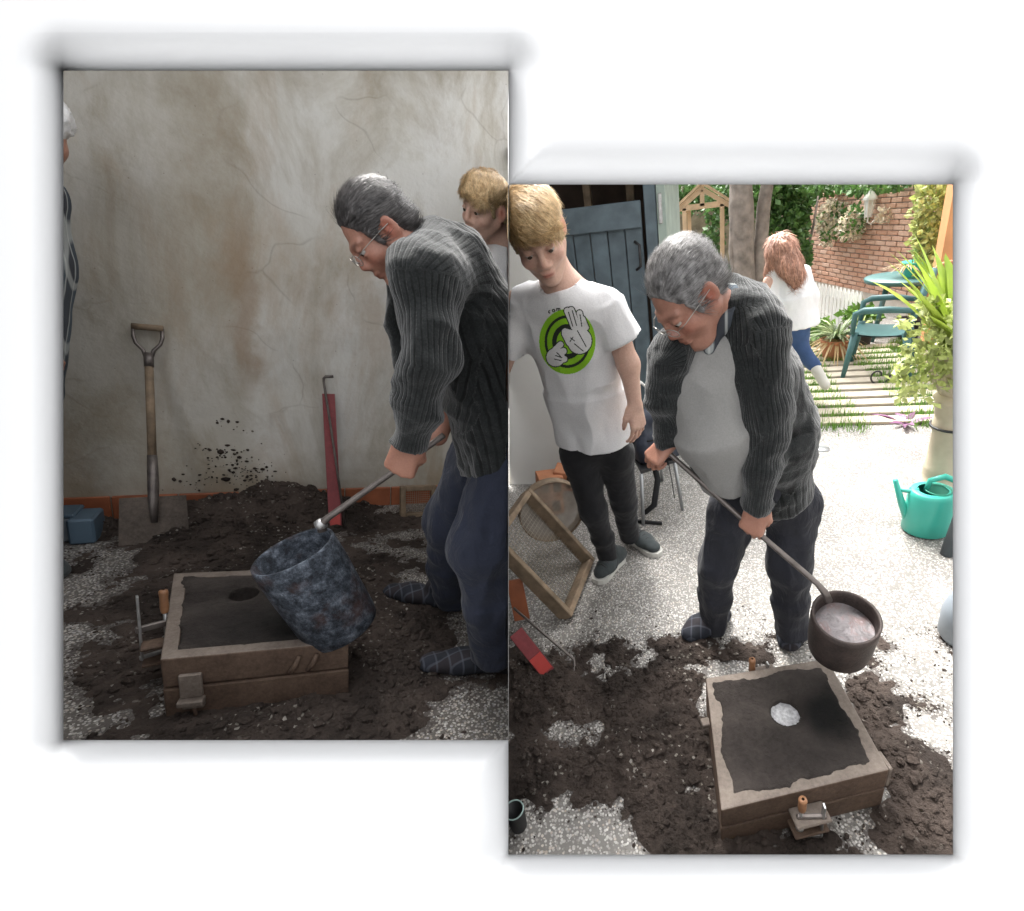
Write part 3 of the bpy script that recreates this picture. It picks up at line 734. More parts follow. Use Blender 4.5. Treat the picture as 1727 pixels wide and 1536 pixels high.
FL_L = [LS.G(293,966,.19), None, LS.G(588,1083,.19), LS.G(270,1112,.19)]; FL_L[1] = FL_L[0]+FL_L[2]-FL_L[3]
FL_R = [RS.G(1190,1143,.17), RS.G(1395,1110,.17), RS.G(1500,1298,.17), RS.G(1216,1367,.17)]
def inside_flask(C4):
    C4 = np.array(C4)[:,:2]; cen = C4.mean(0)
    def f(X, Y, H):
        ins = np.ones_like(X, bool)
        for i in range(4):
            a, b = C4[i], C4[(i+1)%4]; s_ = np.sign((b[0]-a[0])*(cen[1]-a[1])-(b[1]-a[1])*(cen[0]-a[0]))
            ins &= s_*((b[0]-a[0])*(Y-a[1])-(b[1]-a[1])*(X-a[0])) > 0.004
        return np.where(ins, -.02, H)
    return f
sandsheet(LS, 'black_sand', 'black casting sand heaped along the plaster wall and spilt over the workshop floor', -1.15, 1.2, .9, 3.13,
  [gb(LS,480,860,.30,.16,.20), gb(LS,380,880,.26,.17,.15), gb(LS,560,872,.2,.12,.10), gb(LS,340,905,.18,.1,.07), gb(LS,180,893,.1,.07,.06), gb(LS,640,880,.3,.12,.045),
   gb(LS,400,930,.5,.2,.022), gb(LS,560,960,.45,.25,.022), gb(LS,650,1120,.16,.3,.055), gb(LS,470,1235,.4,.13,.06), gb(LS,640,1200,.14,.14,.055), gb(LS,230,1120,.13,.25,.03),
   gb(LS,330,1240,.3,.1,.045), gb(LS,250,1010,.2,.2,.02), gb(LS,620,1010,.2,.2,.03), gb(LS,700,1060,.15,.2,.025)],
  .010, .013, .0085, 3, 4200, .0105, inside_flask(FL_L))
sandsheet(RS, 'black_sand', 'black casting sand trodden over the pale courtyard paving around the mould box', -1.0, 1.0, .35, 1.75,
  [gb(RS,900,1180,.2,.14,.05), gb(RS,900,1290,.2,.12,.045), gb(RS,880,1130,.25,.15,.035), gb(RS,1080,1330,.13,.12,.04), gb(RS,1090,1250,.13,.1,.035), gb(RS,1150,1230,.09,.16,.045),
   gb(RS,1160,1400,.14,.1,.045), gb(RS,1300,1425,.3,.06,.03), gb(RS,1100,1140,.16,.09,.030), gb(RS,1130,1090,.25,.06,.022), gb(RS,1060,1190,.12,.1,.026), gb(RS,1250,1110,.16,.05,.022),
   gb(RS,1480,1190,.07,.16,.045), gb(RS,1530,1300,.08,.14,.045), gb(RS,1530,1400,.1,.09,.045), gb(RS,1010,1100,.12,.06,.018), gb(RS,960,1420,.12,.04,-.010), gb(RS,960,1330,.2,.1,.012), gb(RS,1010,1240,.035,.14,-.016)],
  .012, .013, .0065, 9, 4200, .0085, inside_flask(FL_R))
floor_sheet(LS, 'workshop_floor', M['pebble_in'], np.linspace(0,3.6,170), np.linspace(.6,WY+.02,120), .014)
floor_sheet(RS, 'courtyard_paving', M['pebble_out'], np.concatenate([np.linspace(0,2.4,130), np.linspace(2.6,9,12)]), np.concatenate([np.linspace(.5,2,90), np.linspace(2.1,16,30)]), .012)
# mud thrown at the plaster
rng = np.random.default_rng(4); pos = []; sz = []
for px, py, n, r in ((380,712,14,.05),(375,770,60,.075),(390,795,50,.10),(432,790,24,.03),(330,815,20,.06),(410,808,30,.05)):
    c = LS.V(px, py, WY-.006)
    for _ in range(n): pos.append(c+A(rng.normal(0,r), 0, rng.normal(0,r*.45))); sz.append(rng.lognormal(-5.4,.55))
V_, F_ = lumps(rng, np.array(pos), np.array(sz)); V_[:,1] = WY-.008+(V_[:,1]-np.repeat([p[1] for p in pos], 12))*.25
o = MB().add(V_, F_, 0, True).build('mud_splatter', M['dirt'], None, LS, (0,WY,0)); _tag(o, 'dark mud specks splashed low on the plaster wall', 'mud', kind='stuff')
# ------------------------------------------------------------------ workshop things
def bevel(o, w=.004, seg=2):
    b = o.modifiers.new('bevel', 'BEVEL'); b.width = w; b.segments = seg; b.limit_method = 'ANGLE'; b.angle_limit = math.radians(40); return o
def flask(st, C4, ztop, zmid, hole, label, group, metal=None, stain=None, seed=0, rim=.045):
    C4 = np.array(C4)[:,:2]; cen = C4.mean(0)
    t = thing(st, 'moulding_flask', label, 'mould box', (cen[0],cen[1],0), group)
    def ring(name, z0, z1, grow, mats, ins):
        o_ = cen+(C4-cen)*(1+grow); w = np.linalg.norm(C4[0]-C4[2])*.7; i_ = cen+(C4-cen)*(1-2*ins/w)
        v = [(*p,z) for z in (z0,z1) for p in o_]+[(*p,z) for z in (z0,z1) for p in i_]
        f = []; m = []
        for i in range(4):
            j = (i+1)%4; f += [(i,j,4+j,4+i),(8+j,8+i,12+i,12+j),(4+i,4+j,12+j,12+i),(j,i,8+i,8+j)]; m += [0,0,1,0]
        mb = MB(); mb.v = [np.array(v, float)]; mb.f = f; mb.m = m; mb.sm = [False]*len(f); mb.n = 16
        return bevel(mb.build(name, mats, t), .0045, 2)
    ring('lower_frame', .001, zmid-.003, .004, [M['flask'], M['flask']], rim)
    ring('upper_frame', zmid+.003, ztop, 0, [M['flask'], M['flask_top']], rim)
    # sand packed level with the flange, ragged where it laps over it; u across, v to the front
    n = 90; U, Vv = np.meshgrid(np.linspace(.015,.985,n), np.linspace(.015,.985,n), indexing='ij')
    B = lambda u, v: C4[0]*((1-u)*(1-v))[...,None]+C4[1]*(u*(1-v))[...,None]+C4[2]*(u*v)[...,None]+C4[3]*((1-u)*v)[...,None]
    XY = B(U, Vv); Pn = np.concatenate([XY, np.zeros((n,n,1))], -1)
    ed = np.minimum(np.minimum(U,1-U), np.minimum(Vv,1-Vv))
    z = ztop+.0035-.016*np.clip((rim*2.0-ed+.024*fbm(Pn,14,seed,4,.65))/.035, 0, 1)+.0022*fbm(Pn,14,seed+3,4)
    hc = B(np.array(hole[0]), np.array(hole[1])); d = np.linalg.norm(XY-hc, axis=-1); hr = hole[2]
    z = z-.012*np.clip(1-(d-hr)/(hr*.9), 0, 1)**2
    dm = (d[:-1,:-1]+d[1:,1:])/2
    mk = M['sand'].copy(); mk.name = 'packed sand with soot'
    nt = mk.node_tree; bs = nt.nodes['Principled BSDF']; src = bs.inputs['Base Color'].links[0].from_socket
    at = nt.nodes.new('ShaderNodeVertexColor'); at.layer_name = 'soot'; mx = nt.nodes.new('ShaderNodeMix'); mx.data_type = 'RGBA'
    nt.links.new(at.outputs[0], mx.inputs[0]); nt.links.new(src, mx.inputs[6]); mx.inputs[7].default_value = (.006,.006,.006,1); nt.links.new(mx.outputs[2], bs.inputs['Base Color'])
    mb = MB().grid(np.concatenate([XY, z[...,None]], -1), 0, True, dm > hr)
    mb.lathe([(hr*1.02,ztop-.006),(hr,ztop-.016),(hr*.97,ztop-.05),(1e-4,ztop-.05)], (hc[0],hc[1],0), (0,0,1), 28)
    o = mb.build('sand_filling', mk, t)
    ca = o.data.color_attributes.new('soot', 'FLOAT_COLOR', 'POINT'); so = np.zeros(len(o.data.vertices))
    if stain:
        sc = B(np.array(stain[0]), np.array(stain[1])); dd = (XY-sc)@np.array(stain[4])
        so[:n*n] = (np.exp(-((dd[...,0]/stain[2])**2+(dd[...,1]/stain[3])**2))*(.95+.25*fbm(Pn,9,seed+9,3))).ravel().clip(0,.96)
    ca.data.foreach_set('color', np.stack([so,so,so,np.ones_like(so)],1).ravel())
    if metal:
        m2 = MB(); a = np.linspace(0,2*math.pi,29)[:-1]; V_ = [(hc[0],hc[1],ztop-.018)]
        for k_, rr in enumerate((.35,.7,.98)):
            for q in a: V_.append((hc[0]+math.cos(q)*hr*rr*(1+.03*math.sin(7*q+k_)), hc[1]+math.sin(q)*hr*rr*(1+.03*math.sin(5*q)), ztop-.019+.0025*math.sin(q*9+k_*2)))
        f = [(0,1+i,1+(i+1)%28) for i in range(28)]+[(1+28*r+i,1+28*(r+1)+i,1+28*(r+1)+(i+1)%28,1+28*r+(i+1)%28) for r in (0,1) for i in range(28)]
        m2.add(V_, f, 0, True); m2.build('poured_metal', M['alu'], t)
    return t, C4, B
fl, C4, B = flask(LS, FL_L, .19, .095, (.44,.32,.042), 'rusty two-part mould box with empty round hole below the tilted pot', None,
                  stain=(.66,.72,.17,.13,np.array([[1,.0],[0,1]])), seed=2)
# latch plate with a wedge and pin on the near side, two lugs on the left side
a = LS.V(322,1158,C4[3][1]+.02); fd = nrm(np.append(C4[2]-C4[3],0)); fo = A(fd[1],-fd[0],0)
e = np.append(C4[3],0)+fd*.065+fo*.006
mb = MB(); Rf = np.stack([fd,fo,A(0,0,1)],1)
mb.box(e+A(0,0,.105)+fo*.004, (.052,.012,.075), Rf, bev=.003); mb.build('latch_plate', M['flask_top'], fl)
mb = MB(); mb.box(e+A(0,0,.058)+fo*.012, (.06,.03,.016), Rf, bev=.003); mb.box(e+A(.004,0,.042)+fo*.008, (.05,.02,.012), Rf, bev=.003); mb.build('wedge', M['flask_top'], fl)
mb = MB(); mb.tube([e+A(.005,0,.045)+fo*.012, e+A(.008,0,.0)+fo*.012], .005, 8); mb.build('pin', M['flask'], fl)
mb = MB()
for q in (.30,.345): mb.tube([e+fd*(q-.065)+A(0,0,.112)+fo*.004, e+fd*(q-.05)+A(0,0,.135)+fo*.007, e+fd*(q-.04)+A(0,0,.165)+fo*.003], [.007,.008,.006], 7)
mb.build('weld_bead', M['flask'], fl)
sdv = nrm(np.append(C4[0]-C4[3],0)); so_ = A(-sdv[1],sdv[0],0); lg = np.append(C4[3],0)+sdv*.19
Rs = np.stack([sdv,so_,A(0,0,1)],1)
mb = MB(); mb.box(lg+so_*.03+A(0,0,.125), (.05,.06,.01), Rs, bev=.003); mb.box(lg+so_*.03+A(0,0,.07), (.05,.06,.01), Rs, bev=.003); mb.build('lug', M['flask'], fl)
def clamp(st, top, bot, arm_z, armdir, label, hlen=.075, screw_z=None, group='bar clamps on the mould boxes'):
    """steel bar from top to bot, sliding arm to a screw with a wooden handle, fixed jaw at the bottom"""
    top, bot = np.asarray(top,float), np.asarray(bot,float); t = thing(st, 'bar_clamp', label, 'clamp', bot, group)
    ad = nrm(armdir); sw = nrm(top-bot); mid = bot+(top-bot)*arm_z; reach = .058
    MB().bar(bot, top, .016, .006, ad, bev=.001).build('bar', M['steel'], t)
    mb = MB(); mb.bar(mid-ad*.010, mid+ad*(reach+.012), .014, .020, sw, bev=.003); mb.build('sliding_arm', M['dark_steel'], t)
    mb = MB(); mb.bar(bot+sw*.006-ad*.006, bot+sw*.006+ad*(reach+.01), .014, .012, sw, bev=.002); mb.build('fixed_jaw', M['steel'], t)
    s0 = mid+ad*reach; mb = MB(); mb.tube([s0-sw*.045, s0+sw*.04], .005, 8); mb.lathe([(.001,-.052),(.011,-.052),(.011,-.045),(.005,-.043)], s0, sw, 12); mb.build('screw', M['steel'], t)
    hb = s0+sw*.032; mb = MB(); mb.lathe([(.007,0),(.010,.006),(.0115,.02),(.0105,hlen*.6),(.012,hlen*.88),(.0105,hlen*.97),(.004,hlen)], hb, sw, 14); mb.build('handle', M['wood_handle'], t)
    return t
clamp(LS, LS.V(231,1005,1.78), LS.V(240,1112,1.76), .48, sdv*.2-so_+A(0,0,.02), 'bar clamp with wooden handle on left side of the empty-holed mould box')
# shovel leaning on the wall
tip = LS.G(262,917); top = LS.V(249,552,WY-.04); ax = nrm(top-tip); L = np.linalg.norm(top-tip); xr = nrm(np.cross(ax,(0,1,0))); nr_ = np.cross(xr, ax)
if nr_[1] > 0: nr_ = -nr_
t = thing(LS, 'shovel', 'square-mouth shovel with worn D-handle leaning against the plaster wall', 'shovel', tip)
us = np.linspace(-1,1,15); vs2 = np.linspace(0,1,11); hw, hl = .122, .215
P = np.array([[tip+xr*(u*hw*(1-.06*v))+ax*(v*hl-(.012 if abs(u)<.9 else 0)*0)+nr_*(-.016*(u*u)*-1-.012-.02*(1-v)**2*0+.010*math.exp(-(u/.16)**2)*v) for u in us] for v in vs2])
mb = MB().grid(P, 0, True); Q = P-nr_*.003; mb.grid(Q, 0, True)
mb.build('blade', M['shovel'] if 'shovel' in M else rusty('muddy shovel blade', (.045,.034,.028), (.15,.12,.098), .6, .45, 12), t)
MB().tube([tip+ax*(hl*.45)+nr_*.004, tip+ax*(hl*.9)+nr_*.008, tip+ax*(hl+.05), tip+ax*(hl+.19)], [.012,.019,.021,.018], 12).build('socket', M['dark_steel'], t)
MB().tube([tip+ax*(hl+.17), tip+ax*(L*.62), tip+ax*(L-.13)], [.0165,.0165,.016], 12).build('shaft', M['wood_old'], t)
yk = tip+ax*(L-.13)
MB().tube([yk-ax*.05, yk+ax*.012], [.0185,.0185], 12).build('ferrule', M['dark_steel'], t)
mb = MB()
for q in (-1,1): mb.tube([yk-ax*.015+xr*q*.008, yk+ax*.025+xr*q*.018, yk+ax*.055+xr*q*.042, yk+ax*.085+xr*q*.050, yk+ax*.128+xr*q*.050], [.008,.008,.0075,.0075,.0075], 8)
mb.build('handle_yoke', M['dark_steel'], t)
MB().tube([tip+ax*L-xr*.054, tip+ax*L+xr*.054], [.0145,.0145], 12).build('grip', M['wood_old'], t)
# red channel bar and hooked rod leaning on the wall
b0 = LS.G(566,890); b1 = LS.V(554,664,WY-.03); t = thing(LS, 'red_bar', 'chipped red steel bar leaning on the plaster wall', 'bar', b0, 'red bars')
z = nrm(b1-b0); x = nrm(np.cross(z,(0,1,0))); y = np.cross(x, z); y = y if y[1] < 0 else -y
mb = MB(); mb.bar(b0, b1, .054, .004, y); mb.build('face', M['red'], t)
mb = MB()
for q in (-1,1): mb.bar(b0+x*q*.028-y*.014, b1+x*q*.028-y*.014, .004, .03, y)
mb.build('flange', M['red'], t)
MB().bar(b0+z*.01+y*.0035, b0+z*.075+y*.0035, .048, .003, y).build('paint_patch', M['red_new'], t)
h0 = LS.G(583,893); h1 = LS.V(546,638,WY-.05); pts_ = [h0, h0*.35+h1*.65, h1-A(.0,0,.02), h1, h1+A(.008,0,.010), h1+A(.045,.0,.014)]
o = MB().tube(pts_, [.006,.006,.006,.007,.008,.008], 8).build('hooked_rod', M['dark_steel'], None, LS); _tag(o, 'thin steel rod with hooked top leaning in front of the red bar', 'rod')
# framed sieve standing behind the man
def framed_sieve(st, c, ux, uy, w, h, d, label, group, bars=9, wire=.003, wallmat=None):
    n_ = np.cross(ux, uy); t = thing(st, 'framed_sieve', label, 'sieve', c, group)
    for s_ in (-1,1):
        MB().bar(c+ux*s_*(w/2-.014)+uy*0, c+ux*s_*(w/2-.014)+uy*h, .028, d, n_, bev=.003).build('frame_side', M['wood_old'], t)
    for v in (.014, h-.014):
        MB().bar(c-ux*(w/2-.028)+uy*v, c+ux*(w/2-.028)+uy*v, .028, d*.96, n_, bev=.003).build('frame_end', M['wood_old'], t)
    mb = MB(); k1 = int((w-.05)/bars); k2 = int((h-.05)/bars)
    for i in range(k1): 
        q = c+ux*(-(w/2-.028)+(i+.5)*(w-.056)/k1); mb.bar(q+uy*.026-n_*d*.30, q+uy*(h-.026)-n_*d*.30, wire*.6, wire*.6, n_)
    for i in range(k2):
        q = c+uy*(.028+(i+.5)*(h-.056)/k2); mb.bar(q-ux*(w/2-.026)-n_*d*.30, q+ux*(w/2-.026)-n_*d*.30, wire*.6, wire*.6, n_)
    mb.build('wire_mesh', M['mesh_wire'], t); return t
c = LS.G(705,872); framed_sieve(LS, c, A(1,0,0), nrm(A(0,.16,1)), .2, .19, .05, 'small wood-framed wire sieve standing behind the man in the workshop', None, .012, .003)
# plastic box at the left edge
c = LS.G(128,908); t = thing(LS, 'plastic_box', 'small blue grey plastic box on the floor beside the skirting tiles', 'box', c)
MB().box(c+A(-.07,.03,.055), (.16,.13,.11), bev=.008).build('body', M['plastic_grey'], t)
mb = MB().box(c+A(.04,.0,.058), (.085,.15,.116), bev=.008); mb.build('end_cap', M['plastic_blue'], t)
MB().box(c+A(-.07,.03,.118), (.17,.135,.018), bev=.006).build('lid', M['plastic_blue'], t)
# tilted ladle and its rod
ra, rb_ = LS.V(495,930,1.585), LS.V(578,1058,1.585); axl = nrm(rb_-ra); Ll = np.linalg.norm(rb_-ra); r0 = .113
t = thing(LS, 'ladle', 'heavy scaled iron pot on a long rod, tilted to pour', 'ladle', rb_, 'pouring ladles')
prof = [(1e-4,.02),(r0-.008,.02),(r0-.008,.0),(r0-.006,-.004),(r0+.001,-.004),(r0+.004,.004),(r0+.002,.02)]
prof = [(1e-4,Ll-.02),(r0*.94-.012,Ll-.02),(r0-.009,.0),(r0-.005,-.005),(r0,-.004),(r0+.002,.006),(r0+.003,Ll*.3),(r0,Ll*.62),(r0*.985,Ll*.9),(r0*.95,Ll-.004),(r0*.9,Ll),(1e-4,Ll)]
mb = MB().lathe(prof, ra, axl, 48); pot = mb.build('pot', M['pot_in'], t)
j0 = LS.V(541,884,1.50); g0 = LS.V(742,733,1.38)
hpt = LS.V(668,792,1.42)
mb = MB().tube([j0+A(.004,0,-.02), j0, j0+(hpt-j0)*.10+A(0,0,.004), hpt, hpt+(hpt-j0)*.62], [.013,.012,.0095,.0085,.0085], 10); mb.build('rod', M['dark_steel'], t)
mb = MB().lathe([(.010,-.012),(.016,-.008),(.016,.008),(.010,.012)], j0, nrm(hpt-j0), 12); mb.build('collar', M['steel'], t)
LROD = (j0, hpt, nrm(hpt-j0))
# ------------------------------------------------------------------ courtyard things
M['door'] = simple('weathered blue green door paint', (.085,.115,.135), .6, 0, .35, 9, .3, 70)
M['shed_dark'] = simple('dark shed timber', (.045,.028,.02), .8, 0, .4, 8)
M['render_white'] = simple('white render', (.78,.77,.74), .9, 0, .05, 3, .2, 40)
M['render_orange'] = simple('orange render', (.62,.30,.13), .85, 0, .15, 4, .2, 40)
M['plastic_green'] = simple('dark green garden plastic', (.045,.125,.125), .4, 0, .12)
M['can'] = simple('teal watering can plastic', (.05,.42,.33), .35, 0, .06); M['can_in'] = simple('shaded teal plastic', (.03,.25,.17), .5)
M['pine'] = simple('pale pine', (.52,.38,.24), .7, 0, .2, 8, .2)
M['bark'] = simple('grey bark', (.20,.17,.145), .9, 0, .4, 12, .8, 40)
M['reed'] = simple('pale reeded stone', (.50,.43,.32), .8, 0, .15, 8, .2)
M['metal_leg'] = simple('grey metal leg', (.35,.36,.37), .4, .6, .1)
M['nylon'] = simple('navy nylon', (.030,.036,.055), .55, 0, .25, 12, .3, 120); M['strap'] = simple('black webbing', (.016,.017,.019), .8, 0, .2)
M['mortar'] = simple('pale mortar', (.55,.50,.44), .9, 0, .1, 10, .3)
M['stone_ivy'] = simple('mossy rubble', (.20,.17,.11), .9, 0, .6, 5, .9, 14)
def leafmat(name, a, b, trans=.25):
    k = N(name); at = k.n('ShaderNodeVertexColor'); at.layer_name = 'tint'
    k.col(k.mix(1., k.ramp(k.noise(6, 3), [(.3,a),(.7,b)]), at.outputs[0], 'MULTIPLY')).set(.5)
    k.b.inputs['Transmission Weight'].default_value = 0; tl = k.n('ShaderNodeBsdfTranslucent'); k.l(k.b.inputs['Base Color'].links[0].from_socket, tl.inputs[0])
    mx = k.n('ShaderNodeMixShader'); mx.inputs[0].default_value = trans; k.l(k.b.outputs[0], mx.inputs[1]); k.l(tl.outputs[0], mx.inputs[2]); k.l(mx.outputs[0], k.t.nodes['Material Output'].inputs[0]); return k.m
M['leaf_ivy'] = leafmat('ivy leaf', (.05,.12,.03), (.10,.20,.05)); M['leaf_bright'] = leafmat('bright leaf', (.30,.44,.05), (.52,.62,.12), .4)
M['leaf_pale'] = leafmat('variegated leaf', (.38,.46,.12), (.62,.66,.30), .3); M['leaf_spider'] = leafmat('spider plant leaf', (.12,.22,.08), (.42,.46,.25))
M['leaf_dry'] = leafmat('dry leaf', (.40,.26,.12), (.55,.42,.22)); M['blossom'] = leafmat('cream blossom', (.60,.50,.36), (.80,.74,.6)); M['purple'] = leafmat('purple leaf', (.14,.05,.12), (.28,.14,.24))
M['grass'] = leafmat('grass blade', (.10,.22,.03), (.20,.36,.07))
def leaves(name, mat, parent, blobs, n, size, seed, st=RS, shell=.55, long=1.5, droop=0., tints=(.55,1.35)):
    """n small folded leaves through the volume of the blobs (centre, radii)"""
    rng = np.random.default_rng(seed); V_, F_, T_ = [], [], []
    vol = np.array([b[1][0]*b[1][1]*b[1][2] for b in blobs])**.7; pick = rng.choice(len(blobs), n, p=vol/vol.sum())
    clump = [nrm(rng.normal(0,1,3)) for _ in range(14)]
    for i in range(n):
        c, r = blobs[pick[i]]; c = np.asarray(c,float); r = np.asarray(r,float); d = nrm(rng.normal(0,1,3))
        if rng.random() < .75: d = nrm(d*.55+clump[rng.integers(14)])
        p = c+d*r*(shell+(1-shell)*rng.random()**.6)*rng.uniform(.85,1.12)
        ax = nrm(rng.normal(0,1,3)+d*.6+A(0,0,-droop)); b = nrm(np.cross(ax, rng.normal(0,1,3))); nn = np.cross(ax,b); s = size*rng.uniform(.6,1.35)
        k0 = len(V_); V_ += [p, p+ax*s*long*.5+b*s*.5+nn*s*.12, p+ax*s*long, p+ax*s*long*.5-b*s*.5+nn*s*.12]; F_ += [[k0,k0+1,k0+2],[k0,k0+2,k0+3]]
        T_ += [(rng.uniform(*tints),)*3]*4
    return leafmesh(name, mat, parent, V_, F_, T_)
def leafmesh(name, mat, parent, V_, F_, T_):
    mb = MB(); mb.v = [np.array(V_, float)]; mb.f = [tuple(f) for f in F_]; mb.m = [0]*len(F_); mb.sm = [True]*len(F_); mb.n = len(V_)
    b = BASE[parent.name]; me = bpy.data.meshes.new(name); me.from_pydata((np.array(V_)-b).tolist(), [], F_); me.materials.append(mat)
    ca = me.color_attributes.new('tint', 'FLOAT_COLOR', 'POINT'); ca.data.foreach_set('color', np.concatenate([np.array(T_), np.ones((len(T_),1))],1).ravel())
    me.update(); o = bpy.data.objects.new(name, me); scene.collection.objects.link(o); o.parent = parent; BASE[o.name] = b; return o
def blades(name, mat, parent, base, n, L, w, lean, seed, up0=.9, curve=1.0, tints=(.6,1.3), spread=.03, arc=None):
    """arching strap leaves from a base point"""
    rng = np.random.default_rng(seed); V_, F_, T_ = [], [], []
    for i in range(n):
        a = rng.uniform(0, 6.283) if arc is None else rng.uniform(*arc); h = A(math.cos(a), math.sin(a), 0); l = L*rng.uniform(.55,1.15); ln = lean*rng.uniform(.5,1.3); sd_ = np.cross(h,(0,0,1)); tw = rng.normal(0,.3)
        p0 = np.asarray(base)+h*spread*rng.random()+A(0,0,0); k0 = len(V_); tt = rng.uniform(*tints); m_ = 7
        for j in range(m_):
            u = j/(m_-1); p = p0+h*l*(ln*u+.25*curve*u*u)+A(0,0,1)*l*(up0*u-.75*curve*ln*u*u); ww = w*(.55+1.1*u*(1-u)*2)*(1-u**4)+.0008
            s2 = nrm(sd_+A(0,0,tw)); V_ += [p-s2*ww, p+s2*ww]; T_ += [(tt,)*3]*2
            if j: F_ += [[k0+2*j-2,k0+2*j-1,k0+2*j+1,k0+2*j]]
    return leafmesh(name, mat, parent, V_, F_, T_)
# mould box of the courtyard
fr_, C4R, BR = flask(RS, FL_R, .17, .085, (.53,.42,.045), 'rusty mould box with silvery metal in its round hole, in the courtyard', None, True,
                     stain=(.80,.50,.085,.13,np.array([[.97,.2],[-.2,.97]])), seed=6, rim=.038)
fdR = nrm(np.append(C4R[2]-C4R[3],0)); foR = A(fdR[1],-fdR[0],0); RfR = np.stack([fdR,foR,A(0,0,1)],1)
wf = np.linalg.norm(C4R[2]-C4R[3]); e = np.append(C4R[3],0)+fdR*wf*.50
MB().box(e+foR*.028+A(0,0,.10), (.10,.056,.009), RfR, bev=.003).build('lug', M['flask_top'], fr_)
MB().box(e+foR*.026+A(0,0,.045), (.10,.052,.009), RfR, bev=.003).build('lug', M['flask'], fr_)
bk = np.append(C4R[0]*.5+C4R[1]*.5,0)-foR*.026; MB().box(bk+A(0,0,.12), (.09,.05,.009), RfR, bev=.003).build('lug', M['flask_top'], fr_)
ls_ = np.append(C4R[0]*.75+C4R[3]*.25,0)-fdR*.012; MB().box(ls_+A(0,0,.085), (.03,.03,.02), RfR, bev=.003).build('lug', M['flask_top'], fr_)
cr = np.append(C4R[2],0)+fdR*.008-foR*.03; MB().box(cr+A(0,0,.125), (.014,.055,.08), RfR, bev=.003).build('corner_plate', M['flask_top'], fr_)
cb = e+foR*.040+fdR*.030
clamp(RS, cb+A(0,0,.155), cb+A(0,0,.012), .62, -fdR*1.0-foR*.2, 'bar clamp with wooden handle on the near side of the courtyard mould box', .055)
cb = bk-foR*.012; clamp(RS, cb+A(.02,0,.155), cb+A(.02,0,.012), .55, -fdR, 'bar clamp with wooden handle behind the courtyard mould box, by the slippers', .07)
# ladle of molten metal held level
rc = RS.V(1427,1040,1.22); axu = nrm(A(.02,-.16,1.)); r0 = .098
t = thing(RS, 'ladle', 'black iron pot of molten metal on a long rod, held level', 'ladle', rc-axu*.17, 'pouring ladles')
MB().lathe([(1e-4,-.16),(r0-.02,-.16),(r0-.010,-.02),(r0-.009,0),(r0-.004,.004),(r0+.001,.002),(r0+.001,-.02),(r0*.985,-.11),(r0*.93,-.155),(r0*.8,-.172),(1e-4,-.176)], rc, axu, 48).build('pot', M['pot_out'], t)
a = np.linspace(0,2*math.pi,41)[:-1]; x_ = nrm(np.cross((0,1,0),axu)); y_ = np.cross(axu,x_); V_ = [rc-axu*.046]; rim_ = r0-.0125
for rr in (.3,.6,.85,1.0):
    for q in a: V_.append(rc-axu*(.046-.004*math.sin(3*q+rr*9)*rr)+(x_*math.cos(q)+y_*math.sin(q))*rim_*rr)
f_ = [(0,1+i,1+(i+1)%40) for i in range(40)]+[(1+40*r+i,1+40*(r+1)+i,1+40*(r+1)+(i+1)%40,1+40*r+(i+1)%40) for r in range(3) for i in range(40)]
MB().add(V_, f_, 0, True).build('molten_metal', M['dross'], t)
H1R = RS.V(1272,893,1.33); jr = RS.V(1392,1000,1.25); H0R = RS.V(1118,755,1.40)
MB().tube([jr-A(-.012,0,.03), jr, jr+(H1R-jr)*.12+A(0,0,.008), H1R, H0R, H0R+(H0R-H1R)*.06], [.012,.0115,.009,.0085,.008,.008], 10).build('rod', M['dark_steel'], t)
RROD = (nrm(H1R-jr), nrm(H0R-H1R))
# shed with plank door, white wall
DY = 3.3
t = thing(RS, 'plank_door', 'weathered blue green plank door of the dark shed', 'door', RS.V(1015,760,DY)*A(1,1,0))
xl, xr2 = RS.V(938,500,DY)[0]-.16, RS.V(1092,500,DY)[0]; zt = RS.V(1000,346,DY)[2]; n = 7; w = (xr2-xl)/n
for i in range(n):
    MB().box((xl+(i+.5)*w, DY+.003*(i%2), zt/2-.05), (w-.006,.024,zt-.12), bev=.004).build('plank', M['door'], t)
MB().box(((xl+xr2)/2, DY-.026, zt-.075), (xr2-xl,.026,.145), bev=.004).build('top_rail', M['door'], t)
MB().box(((xl+xr2)/2, DY-.026, .25), (xr2-xl,.026,.13), bev=.004).build('bottom_rail', M['door'], t)
MB().bar((xl+.10,DY-.026,zt-.16), (xl+.42,DY-.026,.33), .09, .022, (0,1,0), bev=.003).build('brace', M['door'], t)
MB().tube([(xr2-.05,DY-.045,zt-.22),(xr2-.02,DY-.06,zt-.24),(xr2-.02,DY-.06,zt-.36),(xr2-.05,DY-.045,zt-.38)], .009, 8).build('handle', M['iron'], t)
t = thing(RS, 'garden_shed', 'dark timber shed behind the blue green door', 'shed', (xl+.4,DY+.6,0))
MB().box(((xl+xr2)/2-.4,DY+1.1,.97), (xr2-xl+.9,.06,1.94)).clip(RS).build('back_wall', M['shed_dark'], t)
MB().box((xr2+.055,DY+.02,.97), (.07,.09,1.94), bev=.004).build('door_post', M['door'], t)
MB().box((xr2+.12,DY+.55,.97), (.05,1.15,1.94)).build('side_wall', simple('pale green boards', (.30,.36,.32), .7), t)
MB().box((xl+.2,DY+.55,1.98), (1.9,1.4,.07)).clip(RS).build('roof', M['shed_dark'], t)
for i in range(3): MB().box((xl+.02+i*.30,DY+.55,1.5), (.05,.05,.88)).build('stud', M['wood_old'], t)
MB().box((xr2+.115,DY-.02,zt-.06), (.022,.03,.16), bev=.003).build('hinge', M['steel'], t)
